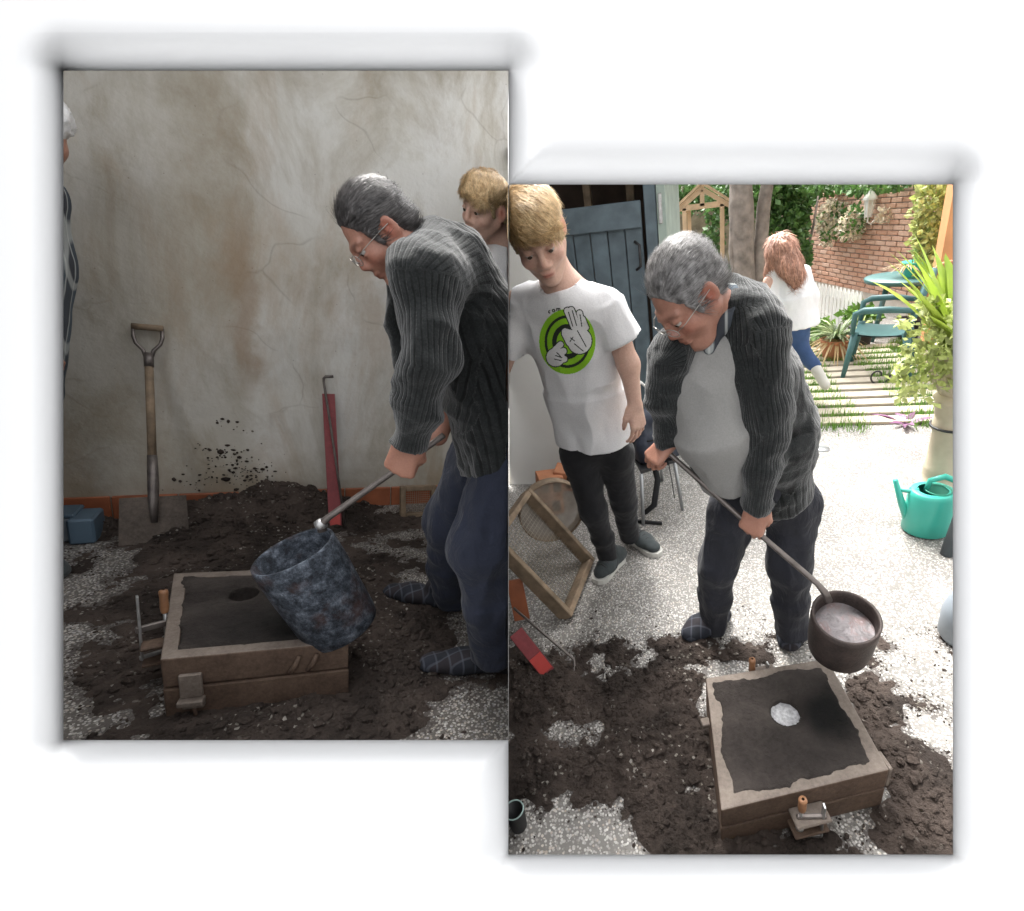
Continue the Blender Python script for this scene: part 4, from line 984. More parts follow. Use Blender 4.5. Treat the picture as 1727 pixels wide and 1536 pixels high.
wl = RS.V(941,500,2.85)[0]; x0w = xpart(RS, 2.85)-.0
mb = MB(); P = [(xpart(RS,2.85,z)+.004, 2.85, z) for z in (0,1.95)]
mb.prism([P[0], (wl,2.85,0), (wl,2.85,1.95), P[1]], (0,1,0), .14); o = mb.build('white_wall', M['render_white'], None, RS); _tag(o, 'bright white rendered wall behind the boy', 'wall')
# brick wall at the far right, bricks one by one
W0, W1 = RS.V(1352,430,10.2)*A(1,1,0), RS.V(1572,430,7.0)*A(1,1,0); wd = nrm(W1-W0); wl_ = np.linalg.norm(W1-W0); wn_ = A(-wd[1],wd[0],0)
if wn_@(CR-W0) < 0: wn_ = -wn_
Rw = np.stack([wd,wn_,A(0,0,1)],1)
mb = MB(); mb.box((W0+W1)/2+A(0,0,1.3)-wn_*.08, (wl_+.5,.14,2.6), Rw); bw = mb.build('brick_wall', M['mortar'], None, RS); _tag(bw, 'sunlit old red brick wall along the far garden', 'wall')
k = N('old red brick'); oi = k.n('ShaderNodeObjectInfo'); k.col(k.mix(.45, k.ramp(oi.outputs['Random'], [(0,(.44,.21,.13)),(.5,(.52,.31,.22)),(1,(.6,.42,.33))]), k.ramp(k.noise(30,5), [(.3,(.36,.18,.11)),(.7,(.6,.42,.33))]))).set(.9); k.bump(k.noise(60,4), .4, .004); M['brick'] = k.m
proto = None; nb = 0; rng = np.random.default_rng(3)
for c_ in range(3, 24):
    for i in range(-1, 14):
        u = (i+.5*(c_%2))*.235+.1
        if u > wl_+.1 or u < -.05: continue
        p = W0+wd*u+A(0,0,.03+c_*.064)-wn_*(.006+rng.uniform(0,.008))
        if proto is None:
            m_ = MB().box((0,0,0), (.215,.06,.052), Rw, bev=.004); BASE['_z'] = A(0,0,0)
            proto = m_.build('brick', M['brick'], bw); me_b = proto.data
            for v in me_b.vertices: v.co += Vector(BASE[bw.name])
            o = proto
        else: o = proto.copy(); scene.collection.objects.link(o)
        o.parent = bw; o.location = Vector(p-BASE[bw.name]); o.rotation_euler = (0,rng.normal(0,.01),rng.normal(0,.012)); nb += 1
# rear garden wall, orange wall
mb = MB(); P = np.array([[(x, 12+.25*0, z) for x in np.linspace(-5,4.5,60)] for z in np.linspace(0,3.4,26)]); P[...,1] += .12*fbm(P,2.2,3,4); mb.grid(P,0,True); mb.box((-.25,12.3,1.7),(9.5,.2,3.4)); mb.clip(RS)
_tag(mb.build('rear_wall', M['stone_ivy'], None, RS), 'mossy rubble wall closing the garden behind the wooden porch', 'wall')
ow = RS.V(1592,420,5.2); mb = MB(); mb.box(ow*A(1,1,0)+A(.6,.1,1.2), (1.2,.16,2.4)); _tag(mb.build('orange_wall', M['render_orange'], None, RS), 'orange rendered wall at the right edge', 'wall')
sc_ = RS.V(1597,478,5.0); t = thing(RS, 'wall_ornament', 'round terracotta scroll on the orange wall', 'ornament', sc_)
for i, rr in enumerate((.17,.12,.07)):
    MB().tube([sc_+A(-.02*0,-.0,0)+A(math.cos(q)*rr, -.02*i, math.sin(q)*rr) for q in np.linspace(0,2*math.pi,25)], .02, 8, caps=False).build('ring', M['terracotta'], t)
# lanterns on the brick wall
def lantern(p, s, label):
    t = thing(RS, 'wall_lantern', label, 'lantern', p, 'white garden lanterns'); z = A(0,0,1)
    MB().lathe([(.05,0),(.055,.01),(.035,.02),(.01,.02)], p, z, 6, smooth=False).build('base', M['white'], t)
    for i in range(6):
        a = i*math.pi/3; d0 = A(math.cos(a),math.sin(a),0); MB().bar(p+d0*.04*s+z*.02, p+d0*.065*s+z*.2*s, .012, .012).build('rib', M['white'], t)
    MB().lathe([(.034*s,.022),(.058*s,.2*s),(1e-4,.2*s)], p, z, 6, smooth=False).build('pane', simple('frosted lamp glass', (.75,.76,.74), .3), t)
    MB().lathe([(.092*s,.2*s),(.085*s,.225*s),(.035*s,.29*s),(.014*s,.305*s),(.018*s,.33*s),(1e-4,.36*s)], p, z, 6, smooth=False).build('cap', M['white'], t)
    MB().tube([p, p-z*.06, p-z*.09-wn_*.05, p-z*.05-wn_*.10], .012, 6).build('bracket', M['white'], t)
lp = RS.V(1464,366,8.1); lantern(lp, 1.05, 'white lantern on the brick wall, the larger and nearer one'); lp2 = RS.V(1348,378,8.9); lantern(lp2, 1.0, 'white lantern half hidden by the green creeper')
# picket fence
fa, fb = RS.G(1372,536), RS.G(1446,560); t = thing(RS, 'picket_fence', 'short white picket fence in front of the brick wall', 'fence', fa); fd_ = nrm(fb-fa); lf = np.linalg.norm(fb-fa); nf = int(lf/.085)
fh = RS.V(1380,475,fa[1])[2]; xf = np.cross(fd_,(0,0,1))
for i in range(nf+1):
    p = fa+fd_*(i*lf/nf); P = [p-fd_*.03, p+fd_*.03, p+fd_*.03+A(0,0,fh-.05), p+A(0,0,fh), p-fd_*.03+A(0,0,fh-.05)]; MB().prism(P, xf, .018).build('picket', M['white'], t)
for z_ in (.12, fh-.14): MB().bar(fa+A(0,0,z_)-xf*.012, fb+A(0,0,z_)-xf*.012, .02, .05, xf).build('rail', M['white'], t)
# wooden gabled porch
PYY = 6.6; t = thing(RS, 'wooden_porch', 'small pale wooden gabled porch on thin posts', 'porch', RS.V(1187,560,PYY)*A(1,1,0))
pl, pr = RS.V(1155,380,PYY), RS.V(1218,380,PYY); zb = RS.V(1186,347,PYY)[2]; pk = RS.V(1184,322,PYY)
for q in (pl, pr): MB().bar(q*A(1,1,0), q*A(1,1,0)+A(0,0,zb), .05, .05, bev=.004).build('post', M['pine'], t); MB().bar(q*A(1,1,0)+A(0,1.0,0), q*A(1,1,0)+A(0,1.0,zb), .05, .05).build('post', M['pine'], t)
MB().bar(A(pl[0]-.06,PYY,zb), A(pr[0]+.06,PYY,zb), .05, .06, bev=.004).build('beam', M['pine'], t)
MB().bar(A(pk[0],PYY,zb), A(pk[0],PYY,pk[2]), .05, .05).build('king_post', M['pine'], t)
for q, s_ in ((pl,-1),(pr,1)):
    e_ = A(q[0]+s_*.12,PYY,zb-.05); MB().bar(e_, A(pk[0],PYY,pk[2]+.02), .05, .06, (0,1,0)).build('rafter', M['pine'], t)
    MB().prism([e_+A(0,-.06,.04), A(pk[0],PYY-.06,pk[2]+.07), A(pk[0],PYY+1.1,pk[2]+.07), e_+A(0,1.1,.04)], (0,0,1), .03).build('roof_slope', M['pine'], t)
# tree: trunk with two stems, crown of ivy above
tp = RS.V(1262,440,6.0); tb = tp*A(1,1,0); t = thing(RS, 'tree', 'grey twisted tree trunk with dark leafy crown behind the woman', 'tree', tb)
mb = MB(); mb.tube([tb+A(.02,0,-.02), tb+A(.0,0,.5), tb+A(-.05,0,1.0), tb+A(-.08,0,1.5), tb+A(-.10,.1,2.2)], [.16,.12,.115,.13,.08], 12); mb.tube([tb+A(.05,0,.3), tb+A(.12,.05,.9), tb+A(.15,.1,1.5), tb+A(.25,.1,2.2)], [.08,.075,.07,.05], 10)
mb.tube([tb+A(-.08,0,.6), tb+A(-.16,0,1.1), tb+A(-.15,-.05,1.7)], [.05,.05,.04], 8); mb.build('trunk', M['bark'], t)
leaves('crown', M['leaf_ivy'], t, [(tb+A(0,.2,2.3),(.8,.6,.45)),(tb+A(.5,.3,2.1),(.5,.5,.4))], 1500, .07, 5)
def bush(name, label, mat, blobs, n, size, seed, cat='creeper', stem=None, **kw):
    b = np.asarray(blobs[0][0], float)*A(1,1,0); t = thing(RS, name, label, cat, b)
    if stem is not None: MB().tube(stem, np.linspace(.03,.012,len(stem)), 6).build('stem', M['bark'], t)
    leaves('foliage', mat, t, blobs, n, size, seed, **kw); return t
v = lambda px, py, Y: RS.V(px, py, Y)
bush('ivy_bush', 'dense green creeper climbing beside the red-haired woman', M['leaf_ivy'], [(v(1330,345,7.8),(.28,.3,.35)),(v(1325,395,7.6),(.26,.25,.35)),(v(1300,330,7.8),(.3,.3,.3)),(v(1345,430,7.5),(.16,.2,.25))], 2600, .06, 11, stem=[v(1365,520,7.6), v(1360,430,7.6), v(1372,380,7.6), v(1380,330,7.6)])
bush('ivy_garland', 'green foliage hanging over the top of the brick wall', M['leaf_ivy'], [(v(1395,308,9.0),(.4,.3,.16)),(v(1460,306,8.2),(.4,.3,.13)),(v(1355,316,9.3),(.25,.3,.25)),(v(1510,300,7.6),(.4,.3,.12))], 1500, .06, 12, tints=(.8,1.8))
bush('flowering_creeper', 'cream flowering creeper hanging on the brick wall', M['blossom'], [(v(1410,368,8.8)+wn_*.08,(.22,.2,.26)),(v(1445,380,8.4)+wn_*.08,(.18,.2,.22)),(v(1395,395,9.0),(.12,.12,.2)),(v(1500,362,7.9),(.16,.1,.1))], 1100, .045, 13)
bush('flower_leaves', 'green leaves among the cream blossom on the brick wall', M['leaf_ivy'], [(v(1415,375,8.75)+wn_*.1,(.24,.2,.26)),(v(1450,372,8.35)+wn_*.1,(.16,.2,.2))], 350, .05, 14, tints=(.9,1.6))
bush('ivy_strip', 'variegated ivy growing up the corner between brick and orange walls', M['leaf_pale'], [(v(1572,340,6.3),(.17,.15,.24)),(v(1566,390,6.3),(.14,.15,.25)),(v(1564,430,6.3),(.13,.13,.25)),(v(1562,465,6.2),(.14,.13,.2))], 1300, .05, 15, tints=(.45,1.2))
bush('rear_ivy', 'dark ivy hanging on the rear rubble wall beside the porch', M['leaf_ivy'], [(v(1205,385,9.5),(.16,.2,.6)),(v(1170,330,10.5),(.6,.3,.3)),(v(1250,330,9.8),(.5,.4,.4)),(v(1240,470,9.4),(.5,.3,.2)),(v(1290,470,9),(.4,.3,.2))], 2600, .07, 16)
bush('low_border', 'low green border plants behind the woman', M['grass'], [(v(1275,485,7.0),(.25,.2,.14)),(v(1380,560,6.2),(.14,.2,.12)),(v(1450,535,6.6),(.2,.2,.12))], 900, .06, 17, 'plants')
# potted stump on a post
pp = v(1121,398,4.4); t = thing(RS, 'plant_pot', 'terracotta flower pot with a cut stump beside the door post', 'pot', pp*A(1,1,0))
MB().bar(pp*A(1,1,0), pp-A(0,0,.0), .12, .12).build('stand', M['wood_old'], t)
MB().lathe([(.075,0),(.10,.13),(.115,.135),(.115,.17),(.10,.17),(.09,.15),(1e-4,.15)], pp, (0,0,1), 20).build('pot', M['terracotta'], t)
MB().tube([pp+A(0,0,.12), pp+A(-.01,0,.3), pp+A(.0,0,.45), pp+A(-.01,0,.9)], [.075,.07,.078,.07], 12).build('stump', simple('pale flaking bark', (.50,.32,.19), .9, 0, .35, 10, .7, 40), t)
# spider plant
sp_ = RS.G(1408,604); t = thing(RS, 'spider_plant', 'arching striped spider plant in a low pot on the boards', 'plant', sp_)
MB().lathe([(.12,0),(.16,.2),(.17,.21),(.15,.21),(.14,.18),(1e-4,.18)], sp_, (0,0,1), 18).build('pot', M['terracotta'], t)
blades('leaves', M['leaf_spider'], t, sp_+A(0,0,.2), 90, .36, .011, .75, 21, .95, 1.25, (.5,1.5)); blades('dry_leaves', M['leaf_dry'], t, sp_+A(0,0,.2), 60, .34, .009, 1.0, 22, .35, 1.5, (.7,1.5))
# black pots behind
for i, (px, py, lb) in enumerate(((1450,572,'black plastic pot between the spider plant and the green chair'),(1530,560,'black plastic pot behind the green chair'))):
    p = RS.G(px, py+10); t = thing(RS, 'black_pot', lb, 'pot', p, 'black plant pots'); MB().lathe([(.10,0),(.13,.2),(.14,.2),(.14,.22),(.12,.22),(1e-4,.19)], p, (0,0,1), 16).build('pot', M['black'], t); blades('sprig', M['leaf_pale'], t, p+A(0,0,.2), 14, .2, .008, .5, 30+i)
# boardwalk with grass between the boards
ys_ = np.linspace(3.75, 6.0, 13)
t = thing(RS, 'boardwalk', 'weathered pale boards laid in the grass before the green chair', 'boards', (1.1,4.4,0))
for i in range(12):
    y0 = ys_[i]; MB().box((1.15+.05*math.sin(i*2.3), y0+.07, .012), (1.5+.2*math.sin(i*1.7), .125, .022), bev=.003).build('plank', simple('grey pine', (.42,.37,.29), .85, 0, .2, 7) if i == 0 else bpy.data.materials['grey pine'], t)
rng = np.random.default_rng(8); V_, F_, T_ = [], [], []
for i in range(11000):
    r_ = rng.integers(12); y0 = ys_[r_]+.160+rng.normal(0,.028); x0 = rng.uniform(.35,2.0)
    if noise(A(x0*2.5,y0*2.0,0)[None],1,3)[0] < -.15: continue
    if r_ < 3 and rng.random() < .3: y0 = 3.72+rng.normal(0,.05)
    h = rng.uniform(.03,.09); a = rng.uniform(0,6.28); d = A(math.cos(a),math.sin(a),0)*.004; k0 = len(V_); b = A(rng.normal(0,.015),rng.normal(0,.015),0); p = A(x0,y0,0)
    V_ += [p-d, p+d, p+b+A(0,0,h)]; F_ += [[k0,k0+1,k0+2]]; T_ += [(rng.uniform(.6,1.5),)*3]*3
gt = thing(RS, '_tmp', 'x', 'x', (0,0,0)); g_ = leafmesh('grass', M['grass'], gt, V_, F_, T_); g_.parent = None; bpy.data.objects.remove(gt); _tag(g_, 'short green grass growing between the boards', 'grass', kind='stuff')
# green plastic chair and table
def plastic_chair(o, yaw, label, s=1.):
    R = np.array([[math.cos(yaw),-math.sin(yaw),0],[math.sin(yaw),math.cos(yaw),0],[0,0,1]]); P = lambda x,y,z: np.asarray(o)+R@(A(x,y,z)*s)
    t = thing(RS, 'plastic_chair', label, 'chair', o)
    us = np.linspace(-1,1,9); vs_ = np.linspace(0,1,9)
    g = np.array([[P(u*(.22+.02*v), -.22+.44*v, .42-.02*math.sin(v*3.1)-.012*(1-u*u)) for u in us] for v in vs_]); mb = MB().grid(g,0,True); mb.grid(g-A(0,0,.012),0,True); mb.build('seat', M['plastic_green'], t)
    rail = [P(-.24,-.20,.40), P(-.25,-.25,.62), P(-.20,-.29,.80), P(-.10,-.315,.87), P(0,-.32,.89), P(.10,-.315,.87), P(.20,-.29,.80), P(.25,-.25,.62), P(.24,-.20,.40)]
    MB().tube(rail, [.022,.024,.03,.034,.036,.034,.03,.024,.022], 8).build('back_frame', M['plastic_green'], t)
    for u in np.linspace(-.13,.13,5): MB().tube([P(u,-.215,.42), P(u*1.1,-.27,.62), P(u*1.05,-.305,.86-.5*u*u)], [.012,.015,.012], 6).build('back_slat', M['plastic_green'], t)
    for q in (-1,1):
        MB().tube([P(q*.25,-.25,.62), P(q*.29,-.05,.64), P(q*.29,.14,.63), P(q*.27,.21,.60), P(q*.25,.22,.42)], [.022,.028,.030,.026,.022], 8).build('armrest', M['plastic_green'], t)
        for y_, yb in ((.20,.26),(-.20,-.29)): MB().tube([P(q*.22,y_,.43), P(q*.24,(y_+yb)/2,.22), P(q*.265,yb,0)], [.034,.028,.020], 8).build('leg', M['plastic_green'], t)
    return t
plastic_chair(RS.G(1478,628), math.radians(70), 'dark green moulded plastic garden chair standing on the boards')
tc_ = RS.V(1525,500,6.3); t = thing(RS, 'garden_table', 'round green plastic table behind the chair', 'table', tc_*A(1,1,0)); hz = .66
MB().lathe([(1e-4,hz-.03),(.36,hz-.03),(.42,hz-.045),(.43,hz-.01),(.42,hz),(1e-4,hz)], tc_*A(1,1,0), (0,0,1), 32).build('tabletop', M['plastic_green'], t)
for q in range(4): a = q*math.pi/2+.5; d0 = A(math.cos(a),math.sin(a),0); MB().tube([tc_*A(1,1,0)+d0*.25+A(0,0,hz-.03), tc_*A(1,1,0)+d0*.36], [.03,.022], 8).build('leg', M['plastic_green'], t)
pb = tc_*A(1,1,0)+A(.05,-.05,hz); t = thing(RS, 'table_pot', 'teal pot of dried flowers on the green table', 'pot', pb)
MB().lathe([(.10,0),(.14,.14),(.145,.15),(.13,.15),(1e-4,.12)], pb, (0,0,1), 18).build('pot', M['can'], t); blades('dried_flowers', M['leaf_dry'], t, pb+A(-.08,0,.1), 60, .2, .008, .9, 41, .6, 1.0)
# scroll foot of an iron plant stand
sp0 = RS.G(1475,650); t = thing(RS, 'iron_scroll', 'black wrought iron scroll of a plant stand under the chair', 'plant stand', sp0)
MB().tube([sp0+A(.02,0,.09)+A(math.cos(q),0,math.sin(q))*(.02+.012*q) for q in np.linspace(0,6.5,26)], .008, 6).build('scroll', M['iron'], t)
MB().tube([sp0+A(.1,0,.05), sp0+A(.3,.05,.02), sp0+A(.5,.05,.06)], .008, 6).build('foot', M['iron'], t)
# pedestal with urn and bright leaves
pd = RS.G(1578,838); t = thing(RS, 'pedestal_urn', 'tall reeded stone pedestal with an urn of bright leaves', 'planter', pd)
hp = .62
prof = [(.125,0),(.125,.10),(.105,.12),(.10,.16),(.105,.19),(.10,.21),(.095,.24),(.092,.40),(.10,.42),(.10,.46),(.092,.48),(.098,.50),(.11,hp-.05),(.125,hp-.02),(.10,hp)]
MB().lathe([(r*.9,h) for r,h in prof], pd, (0,0,1), 28).build('pedestal', M['reed'], t)
MB().lathe([(.08,hp-.02),(.11,hp+.03),(.155,hp+.12),(.18,hp+.2),(.185,hp+.22),(.165,hp+.22),(1e-4,hp+.19)], pd, (0,0,1), 28).build('urn', M['reed'], t)
for i in range(28): a = i*2*math.pi/28; d0 = A(math.cos(a),math.sin(a),0); MB().tube([pd+d0*.108+A(0,0,hp+.03), pd+d0*.152+A(0,0,hp+.12), pd+d0*.176+A(0,0,hp+.2)], .009, 5).build('rib', M['reed'], t)
MB().tube([pd+A(0,0,.44)+A(math.cos(q),math.sin(q),0)*.097 for q in np.linspace(0,6.3,25)], .007, 6, caps=False).build('strap', M['black'], t)
blades('strap_leaves', M['leaf_bright'], t, pd+A(-.02,-.02,hp+.18), 84, .60, .048, .42, 51, 1.0, .7, (.6,1.3), .08)
leaves('trailing_leaves', M['leaf_pale'], t, [(pd+A(-.08,-.05,hp+.26),(.22,.2,.15)),(pd+A(-.2,-.05,hp+.12),(.14,.14,.16)),(pd+A(.05,-.12,hp+.2),(.2,.14,.14)),(pd+A(-.18,-.0,hp+.38),(.14,.12,.1))], 1100, .031, 52, tints=(.6,1.3))
tp_ = pd+A(.30,.25,0); MB().box(tp_+A(0,0,.3), (.25,.2,.6)).build('plinth', M['terracotta'], thing(RS, 'terracotta_plinth', 'terracotta plinth behind the stone pedestal', 'plinth', tp_))
# purple plant
pu = RS.G(1527,716); t = thing(RS, 'purple_plant', 'small purple-leaved plant growing from the paving', 'plant', pu); blades('leaves', M['purple'], t, pu, 12, .2, .018, .9, 61, .5, .6)
# watering can
wc = RS.G(1559,893); t = thing(RS, 'watering_can', 'teal plastic watering can with long spout standing on the paving', 'watering can', wc, 'watering cans')
vx = nrm(A(-1,.05,0)); hh = .235; r_ = .098
MB().lathe([(1e-4,.004),(r_*.93,.004),(r_*1.0,.012),(r_*.99,.1),(r_*.97,hh-.02),(r_*.9,hh),(r_*.84,hh+.004),(r_*.62,hh+.004)], wc, (0,0,1), 32, xdir=vx, sx=1.12).build('body', M['can'], t)
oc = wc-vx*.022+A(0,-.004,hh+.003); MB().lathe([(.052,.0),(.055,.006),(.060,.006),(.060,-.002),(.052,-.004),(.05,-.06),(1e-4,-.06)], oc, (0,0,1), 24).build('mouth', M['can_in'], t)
sp1 = wc+vx*.09; mb = MB(); mb.tube([sp1+A(0,0,.075), sp1+vx*.035+A(0,0,.15), sp1+vx*.085+A(0,0,.29)], [.024,.018,.012], 12); mb.tube([sp1+vx*.070+A(0,0,.235), sp1+vx*.0-A(0,0,-.225), sp1-vx*.03+A(0,0,hh)], [.010,.011,.013], 8); mb.build('spout', M['can'], t)
MB().tube([wc+vx*.03+A(0,0,hh), wc+vx*.02+A(0,0,hh+.055), wc-vx*.04+A(0,0,hh+.078), wc-vx*.10+A(0,0,hh+.05), wc-vx*.125+A(0,0,hh-.02), wc-vx*.12+A(0,0,hh-.12), wc-vx*.10+A(0,0,.05)], [.013,.014,.015,.015,.014,.013,.012], 10).build('handle', M['can'], t)
# dark pipe and grey jug at the right edge
p0 = RS.G(1596,935); o = MB().tube([p0, p0+A(.035,.03,.22), p0+A(.07,.06,.46)], .028, 14).build('dark_pipe', simple('slate grey pipe', (.07,.085,.095), .5), None, RS); _tag(o, 'dark grey pipe leaning beside the teal watering can', 'pipe')
jg = RS.G(1622,1075); t = thing(RS, 'grey_jug', 'grey plastic jug with black handle at the right edge', 'jug', jg)
MB().lathe([(1e-4,.003),(.075,.003),(.085,.02),(.088,.12),(.075,.18),(.05,.21),(.045,.23),(.04,.23),(.038,.2),(1e-4,.19)], jg, (0,0,1), 28).build('body', M['plastic_grey'], t)
MB().tube([jg+A(-.04,0,.20), jg+A(-.055,0,.28), jg+A(-.03,0,.33), jg+A(.04,0,.33)], .008, 8).build('handle', M['black'], t)
MB().lathe([(.036,.205),(1e-4,.206)], jg, (0,0,1), 20).build('liquid', M['can'], t)
# chair with backpack
c0 = RS.G(1112,842); cs = .40
t = thing(RS, 'metal_chair', 'metal-legged chair under the navy backpack', 'chair', c0)
f1, f2 = RS.G(1151,860), RS.G(1117,811); f3, f4 = RS.G(1062,835), RS.G(1085,885)
cz = .31; mid = (f1+f2+f3+f4)/4
for q in (f1,f2,f3,f4): MB().tube([q, q*.82+mid*.18+A(0,0,cz)], [.010,.011], 10).build('leg', M['metal_leg'], t)
cn = [q*.82+mid*.18+A(0,0,cz) for q in (f1,f2,f3,f4)]; MB().prism(cn, (0,0,1), .02).build('seat', M['black'], t)
bt = [cn[1], cn[1]+A(.0,.03,.30), cn[1]*.5+cn[2]*.5+A(0,.06,.40), cn[2]+A(0,.03,.30), cn[2]]
MB().tube(bt, .011, 8).build('back_tube', M['white'], t)
bc = mid+A(.02,.0,cz+.02); S = Sculpt(); Rb = np.array(Matrix.Rotation(.5,3,'Z')@Matrix.Rotation(-.25,3,'X'))
S.box(bc+A(.02,0,.13), (.15,.095,.15), Rb, .06, .0); S.ell(bc+A(.03,-.08,.10), (.11,.05,.09), Rb, .03); S.ell(bc+A(.03,-.02,.25), (.10,.07,.05), Rb, .03)
t = thing(RS, 'backpack', 'navy and black backpack on the chair beside the boy', 'backpack', bc)
S.build('bag', M['nylon'], t, .008, disp=lambda P: .004*fbm(P,18,3))
MB().tube([bc+A(-.11,-.10,.12), bc+A(.02,-.145,.155), bc+A(.14,-.11,.17)], .005, 6).build('zip', M['strap'], t)
MB().tube([bc+A(.0,-.10,.05), bc+A(.03,-.13,-.1), bc+A(.0,-.15,-.26), bc+A(-.1,-.14,-.36)], [.016,.018,.018,.014], 6, flat=.25, ref=(0,1,0)).build('shoulder_strap', M['strap'], t)
MB().tube([bc+A(.09,-.10,.03), bc+A(.11,-.13,-.1), bc+A(.12,-.13,-.22)], .006, 6, flat=.4).build('loose_strap', M['strap'], t)
fs = RS.G(1105,885); MB().bar(fs+A(-.12,.02,.006), fs+A(.04,0,.006), .012, .028, (0,0,1)).build('floor_strap', M['strap'], t)
# stacked hollow bricks, riddle, framed sieve, tile, red bar, rod at the left edge
bs_ = RS.G(935,862); i = 0
for dx, dy, dz, yw, lb in ((-.02,.02,.0,.3,'hollow terracotta brick at the bottom of the pile by the white wall'),(-.01,.03,.13,.5,'hollow terracotta brick lying on the pile, left of the boy'),(.08,.10,.13,.1,'hollow terracotta brick standing on the pile nearest the boy')):
    p = bs_+A(dx,dy,dz); Rz = np.array(Matrix.Rotation(yw,3,'Z')@Matrix.Rotation(.12*(i),3,'Y')); t = thing(RS, 'hollow_brick', lb, 'brick', p, 'hollow bricks in a pile')
    sz = A(.15,.13,.12); MB().box(p+A(0,0,.06), sz, Rz, bev=.004).build('body', M['terracotta'], t)
    for h_ in (-1,1): MB().box(p+A(0,0,.06)+Rz@A(h_*.036,-.0655,0), (.05,.004,.075), Rz).build('cell', M['shed_dark'], t)  # dark plates on the face stand in for the shade inside the holes
    i += 1
rc0 = RS.V(930,860,2.12); ru = nrm(A(.30,.22,1)); rn = nrm(A(.55,-.8,.1)-ru*(ru@A(.55,-.8,.1))); rr_ = .175
t = thing(RS, 'round_riddle', 'large round sieve leaning behind the framed sieve', 'sieve', rc0-ru*rr_)
MB().lathe([(rr_-.006,-.03),(rr_,-.03),(rr_,.03),(rr_-.006,.03),(rr_-.006,-.03)], rc0, rn, 40).build('hoop', M['wood_old'], t)
MB().lathe([(rr_-.006,.018),(1e-4,.018)], rc0, rn, 40).build('sieve_cloth', M['sieve'], t)
b1, b2 = RS.G(957,1042), RS.G(995,948); t2 = RS.V(893,808,b2[1]+.16); t1 = t2+(b1-b2)
e1 = (t1-RS.C)@(-RS.n)
if e1 < .012: sh_ = -RS.n*(.012-e1); t1 = t1+sh_; t2 = t2+sh_
ux = nrm(b2-b1); uy = nrm(t1-b1); uy = nrm(uy-ux*(uy@ux)); n_ = np.cross(ux,uy)
framed_sieve(RS, (b1+b2)/2+n_*.0, ux, uy, np.linalg.norm(b2-b1)+.02, np.linalg.norm(t1-b1), .07, 'large wood-framed wire sieve leaning at the left edge of the courtyard', None, .02, .003)
tl0 = RS.G(878,1050); p_ = tl0+A(.0,.03,.11); t = thing(RS, 'floor_tile', 'orange terracotta tile standing under the framed sieve', 'tile', tl0); MB().box(p_, (.07,.012,.2), np.array(Matrix.Rotation(.35,3,'Z')@Matrix.Rotation(-.25,3,'X')), bev=.002).build('slab', M['tile_red'], t)
r1 = RS.G(926,1136,.02); r0_ = RS.V(850,1068,r1[1]+.02); e1 = (r0_-RS.C)@(-RS.n)
if e1 < .03: r0_ = r0_-RS.n*(.03-e1)
t = thing(RS, 'red_bar', 'red painted bar lying on the black sand at the left edge', 'bar', r1, 'red bars'); z = nrm(r1-r0_); upb = nrm(A(.2,-.6,.8))
MB().bar(r0_, r1, .06, .026, upb, bev=.002).build('bar', M['pot_out'], t); MB().bar(r0_+upb*.0145, r1-z*.002+upb*.0145, .057, .004, upb, bev=.001).build('face', M['red'], t); MB().bar(r1-z*.09+upb*.0178, r1-z*.012+upb*.0178, .052, .003, upb).build('paint_patch', M['red_new'], t)
q0 = RS.V(866,1025,1.45); q1 = RS.G(968,1112,.03); e1 = (q0-RS.C)@(-RS.n)
if e1 < .015: q0 = q0-RS.n*(.015-e1)
o = MB().tube([q0, q1, q1+A(.006,-.02,-.012), q1+A(.006,-.055,-.024)], .0055, 8).build('hooked_rod', M['dark_steel'], None, RS); _tag(o, 'thin bent rod slanting to the sand beside the red bar at the left edge', 'rod')
bb = RS.G(876,1392); e1 = (bb-RS.C)@(-RS.n); bb = bb-RS.n*(.032-e1)
t = thing(RS, 'black_bucket', 'black bucket with pale rim at the lower left corner of the courtyard', 'bucket', bb)
MB().lathe([(.024,0),(.029,.08),(.029,.082),(.025,.082),(.021,.01),(1e-4,.01)], bb, (0,0,1), 20).build('body', M['black'], t); MB().tube([bb+A(math.cos(q)*.028,math.sin(q)*.028,.083) for q in np.linspace(0,6.284,25)], .0022, 6, caps=False).build('rim', simple('pale teal plastic', (.28,.38,.36), .5), t)
o = MB().lathe([(.05,.002),(.05,.004),(1e-4,.005)], RS.G(1387,757), (0,0,1), 18).build('drain_cover', M['metal_leg'], None, RS); _tag(o, 'small round drain cover in the paving behind the man', 'drain')
